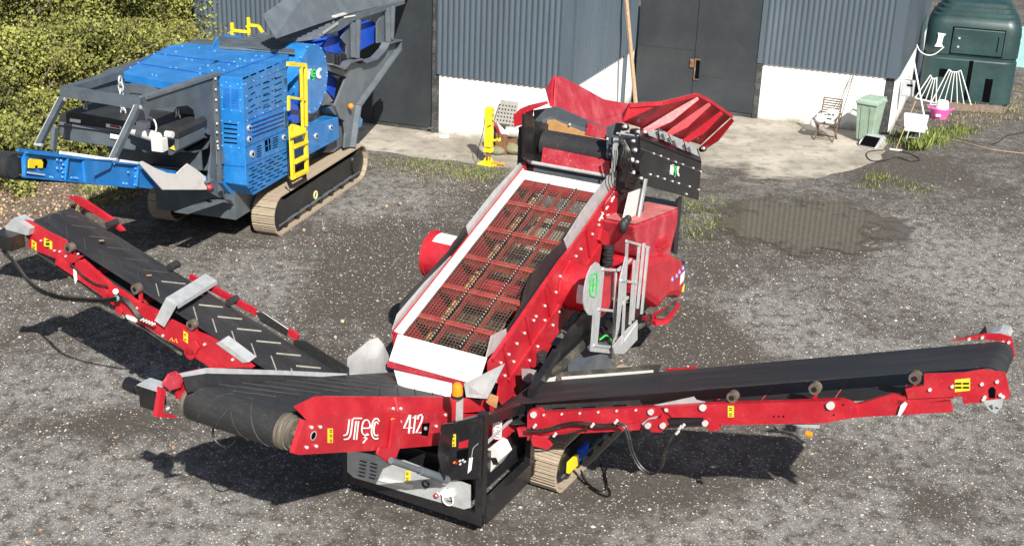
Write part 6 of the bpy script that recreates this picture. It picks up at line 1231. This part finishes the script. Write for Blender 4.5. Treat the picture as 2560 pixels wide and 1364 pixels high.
for z in (1.72, 1.98): MB().cyl((-.42,-1.06,z),(-.42,-1.085,z),.035,10).build('door_knob', M['galv'], tk)
for x0, x1, z0, z1 in ((-.02,.10,.1,1.32),(.52,.74,.1,.82),(-.85,-.6,.75,1.0)): MB().box(x0,x1,-1.006,-.95,z0,z1).build('moulded_recess', M['hole'], tk)
MB().ext([(-1.10,-1.03,1.66),(-.84,-1.03,1.66),(-.90,-1.03,1.76),(-.88,-1.03,1.98),(-.82,-1.03,2.06),(-1.06,-1.03,2.08),(-1.03,-1.03,1.98),(-1.05,-1.03,1.78)], (0,.03,0)).build('white_label', M['white'], tk); MB().cyl((1.33,-.5,1.95),(1.38,-.5,1.95),.06,12).build('white_cap', M['white'], tk)
# clutter by the yellow stand
ys = GT('yellow_jack_stand', 'yellow hydraulic post stand on the concrete by the white wall', 'stand', -5.05, -7.95, .012)
st = MB(); st.box(-.09,.09,-.08,.08,.45,1.38); st.build('column', M['yellow'], ys); MB().box(-.10,.09,-.09,.09,1.20,1.42).cyl((-.11,0,1.3),(.1,0,1.3),.05,10).build('head', M['yellow'], ys)
MB().cyl((-.03,0,.1),(-.03,0,.6),.035,12).cyl((.045,0,.1),(.045,0,.6),.02,10).build('ram', M['rust'], ys); MB().box(-.10,.10,-.08,.08,.32,.42).build('collar', M['yellow'], ys)
MB().ext([(-.24,-.16,0),(.2,-.2,0),(.24,.12,0),(-.2,.16,0)], (0,0,.03)).ext([(-.16,-.01,.03),(.16,-.01,.03),(.06,-.01,.2),(-.06,-.01,.2)], (0,.03,0)).build('foot', M['yellow'], ys); MB().cyl((.1,-.02,.06),(.42,.02,.05),.03,10).build('outlet_pipe', M['orange'], ys)
MB().tube(curve([(.08,-.05,1.15),(.24,-.08,.98),(.28,-.05,.7),(.2,0,.62)]), .012, 6).tube(curve([(-.1,-.05,1.2),(-.12,-.1,.8),(-.22,-.12,.4),(-.26,-.1,.05)]), .01, 6).tube(curve([(-.02,-.08,.95),(.08,-.1,1.02)]), .012, 6).build('hose', M['cable'], ys); MB().cyl((.06,0,.60),(.28,0,.66),.03,8).ball((.26,0,.66),.06,8).build('valve', M['yellow'], ys)
pm = GT('steel_pipe_motor', 'dark motor on a bright steel cylinder lying beside the yellow stand', 'motor', -5.15, -6.75, 0); MB().cyl((.1,-.1,.58),(.62,.1,.55),.13,20).build('cylinder', M['galv'], pm, sm=40); MB().box(-.28,.12,-.2,.1,.42,.72).cyl((-.3,-.1,.5),(-.1,-.1,.5),.12,14).build('motor_body', M['black'], pm, bev=.02); MB().box(-.02,.18,-.24,-.205,.36,.52).build('white_tag', M['white'], pm); MB().box(-.2,.5,-.05,.08,0.2,.45).box(-.25,-.15,-.1,.1,0,.45).box(.45,.55,-.1,.1,0,.45).build('cradle', M['rust'], pm)
for k, (x, y, r_, l_) in enumerate(((-4.85,-6.75,.26,'mossy boulder lying between the yellow stand and the red machine'), (-5.2,-7.0,.18,'smaller mossy boulder tucked beside the yellow stand'))):
    o = MB(); o.ball((0,0,r_*.5), r_, 12, .62); rr = random.Random(k); o.v = [(a*(1.25+rr.uniform(-.1,.1)), b*(1+rr.uniform(-.1,.1)), max(0, c*(1+rr.uniform(-.08,.08)))) for a, b, c in o.v]; o = o.build('boulder', M['stone'], None, sm=60); place(o, G, (x, y, .01)); tag(o, l_, 'boulder', 'boulders by the yellow stand')
gp_ = GT('perforated_plate', 'perforated grey sheet leaning on the white wall behind the yellow stand', 'sheet', -5.35, -6.25, 0); c_ = MB(); c_.ext([(-.28,0,.5),(.35,0,.48),(.30,.25,1.15),(-.18,.25,1.15)], (0,.01,0)); o_ = c_.build('sheet', M['grey_mesh'], gp_); c_ = MB()
for i in range(6):
    for j in range(6): x = -.18+i*.085; z = .58+j*.09; y = (z-.5)*.385; c_.cyl((x,y-.004,z),(x,y-.012,z),.02,6)
c_.build('perforations', M['hole'], gp_, kind='stuff'); MB().box(-.3,.4,.0,.05,0,.5).build('prop', M['rust'], gp_)
rt = GT('red_white_offcut', 'red and white sheet metal offcut lying by the perforated sheet', 'offcut', -5.15, -6.9, .5); MB().ext([(-.2,-.1,.35),(-.1,-.1,.3),(.05,-.1,.05),(-.02,-.1,.0)], (0,.02,0)).build('red_part', M['red'], rt); MB().ext([(-.08,-.09,.32),(.25,-.09,.05),(.05,-.09,.02)], (0,.02,0)).build('white_part', M['white'], rt); MB().box(-.1,.2,-.1,0,-.5,.05).build('block', M['rust'], rt)
# litter by the door, hose on the ground, rubbish
o = MB(); 
for k in range(6): o.ball((random.uniform(-.12,.12), random.uniform(-.05,.05), .03), .05, 6)
o = o.build('crumpled_paper', M['white'], None); place(o, G, (-7.0, -6.25, .02)); tag(o, 'crumpled white and blue litter at the foot of the wall by the left door', 'litter')
o = MB()
o.tube(curve([G.Z(x, y, .03)-Vector((3.6,-2.5,0)) for x, y in ((2210,375),(2175,378),(2166,388),(2180,402),(2215,400),(2240,392),(2275,402),(2300,398),(2278,385),(2250,378))]), .014, 6); o = o.build('hose', M['cable'], None); place(o, G, (3.6,-2.5,0)); tag(o, 'thin dark hose looped on the ground in front of the green bin', 'hose')
o = MB(); o.tube(curve([G.Z(x, y, .03)-Vector((6,0,0)) for x, y in ((2340,342),(2400,352),(2470,372),(2560,384),(2640,395))]), .013, 6); o = o.build('hose', M['wood'], None); place(o, G, (6,0,0)); tag(o, 'pale hose running along the gravel to the right edge of the picture', 'hose')
o = MB(); o.tube(curve([G.Z(x, y, .05)-Vector((7,1,0)) for x, y in ((2380,345),(2470,360),(2500,352),(2520,338),(2580,328))]), .010, 6); o = o.build('hose', M['cable'], None); place(o, G, (7,1,0)); tag(o, 'thin grey cable curling over the gravel at the right edge of the picture', 'cable')
# leaves on the left belt
for (x, y), l_ in (((372,692), 'dry ochre leaf lying on the left conveyor belt near the galvanised bridge'), ((253,605), 'small pale leaf lying near the head of the left conveyor belt')):
    p = R.U(x, y, -1.55); o = MB().ext([(-.05,0,0),(0,-.03,.01),(.06,0,.02),(.01,.03,.012)], (0,0,.006)).build('fallen_leaf', M['leaf_dry']); place(o, R, (p.x, p.y, p.z+.012)); tag(o, l_, 'leaf')
# rubble and planks behind the tank
rb_ = MB(); rr = random.Random(4)
for k in range(70): 
    x, y = rr.uniform(3.5,9.5), rr.uniform(9.5,16); r_ = rr.uniform(.1,.35); rb_.ball((x-6, y-12, r_*.3+rr.uniform(0,.3)), r_, 7, .7)
o = rb_.build('rubble', M['conc'], None, kind='stuff'); place(o, G, (6,12,0))
tw = GT('turquoise_sheet', 'pale turquoise sheet standing behind the oil tank at the top edge of the picture', 'sheet', 5.2, 12.0, 0); MB().box(-1.0,3.2,0,.05,.0,1.4).build('panel', mat('pale_turquoise', (.30,.55,.55), .5), tw); MB().box(-1.0,-.9,-.05,0,0,1.6).box(3.1,3.2,-.05,0,0,1.6).build('post', M['galv'], tw)

for a_, b_ in (('post_web', None), ('louvres', 'louvre'), ('panel_seams', 'panel_seam'), ('front_louvres', 'louvre_gap'), ('louvre_gaps', 'louvre_gap'), ('top_slots', 'top_slot'), ('panel_flange', None), ('leg', None), ('handle', None), ('moulded_recess', None), ('tread_ribs', 'tread_rib'), ('rubber_step', None), ('stretcher', None), ('green_print', None), ('hinge', None), ('coil_springs', 'coil_ring'), ('cross_brace', None), ('post', None), ('conveyor_inner_panel', None), ('seam_rib', None), ('stick', None), ('armrest', None), ('roof_handrail', 'handrail_bar'), ('handrail', 'handrail_bar'), ('ladder_rail', None), ('cooler_slots', 'cooler_slot')): split(a_, b_)
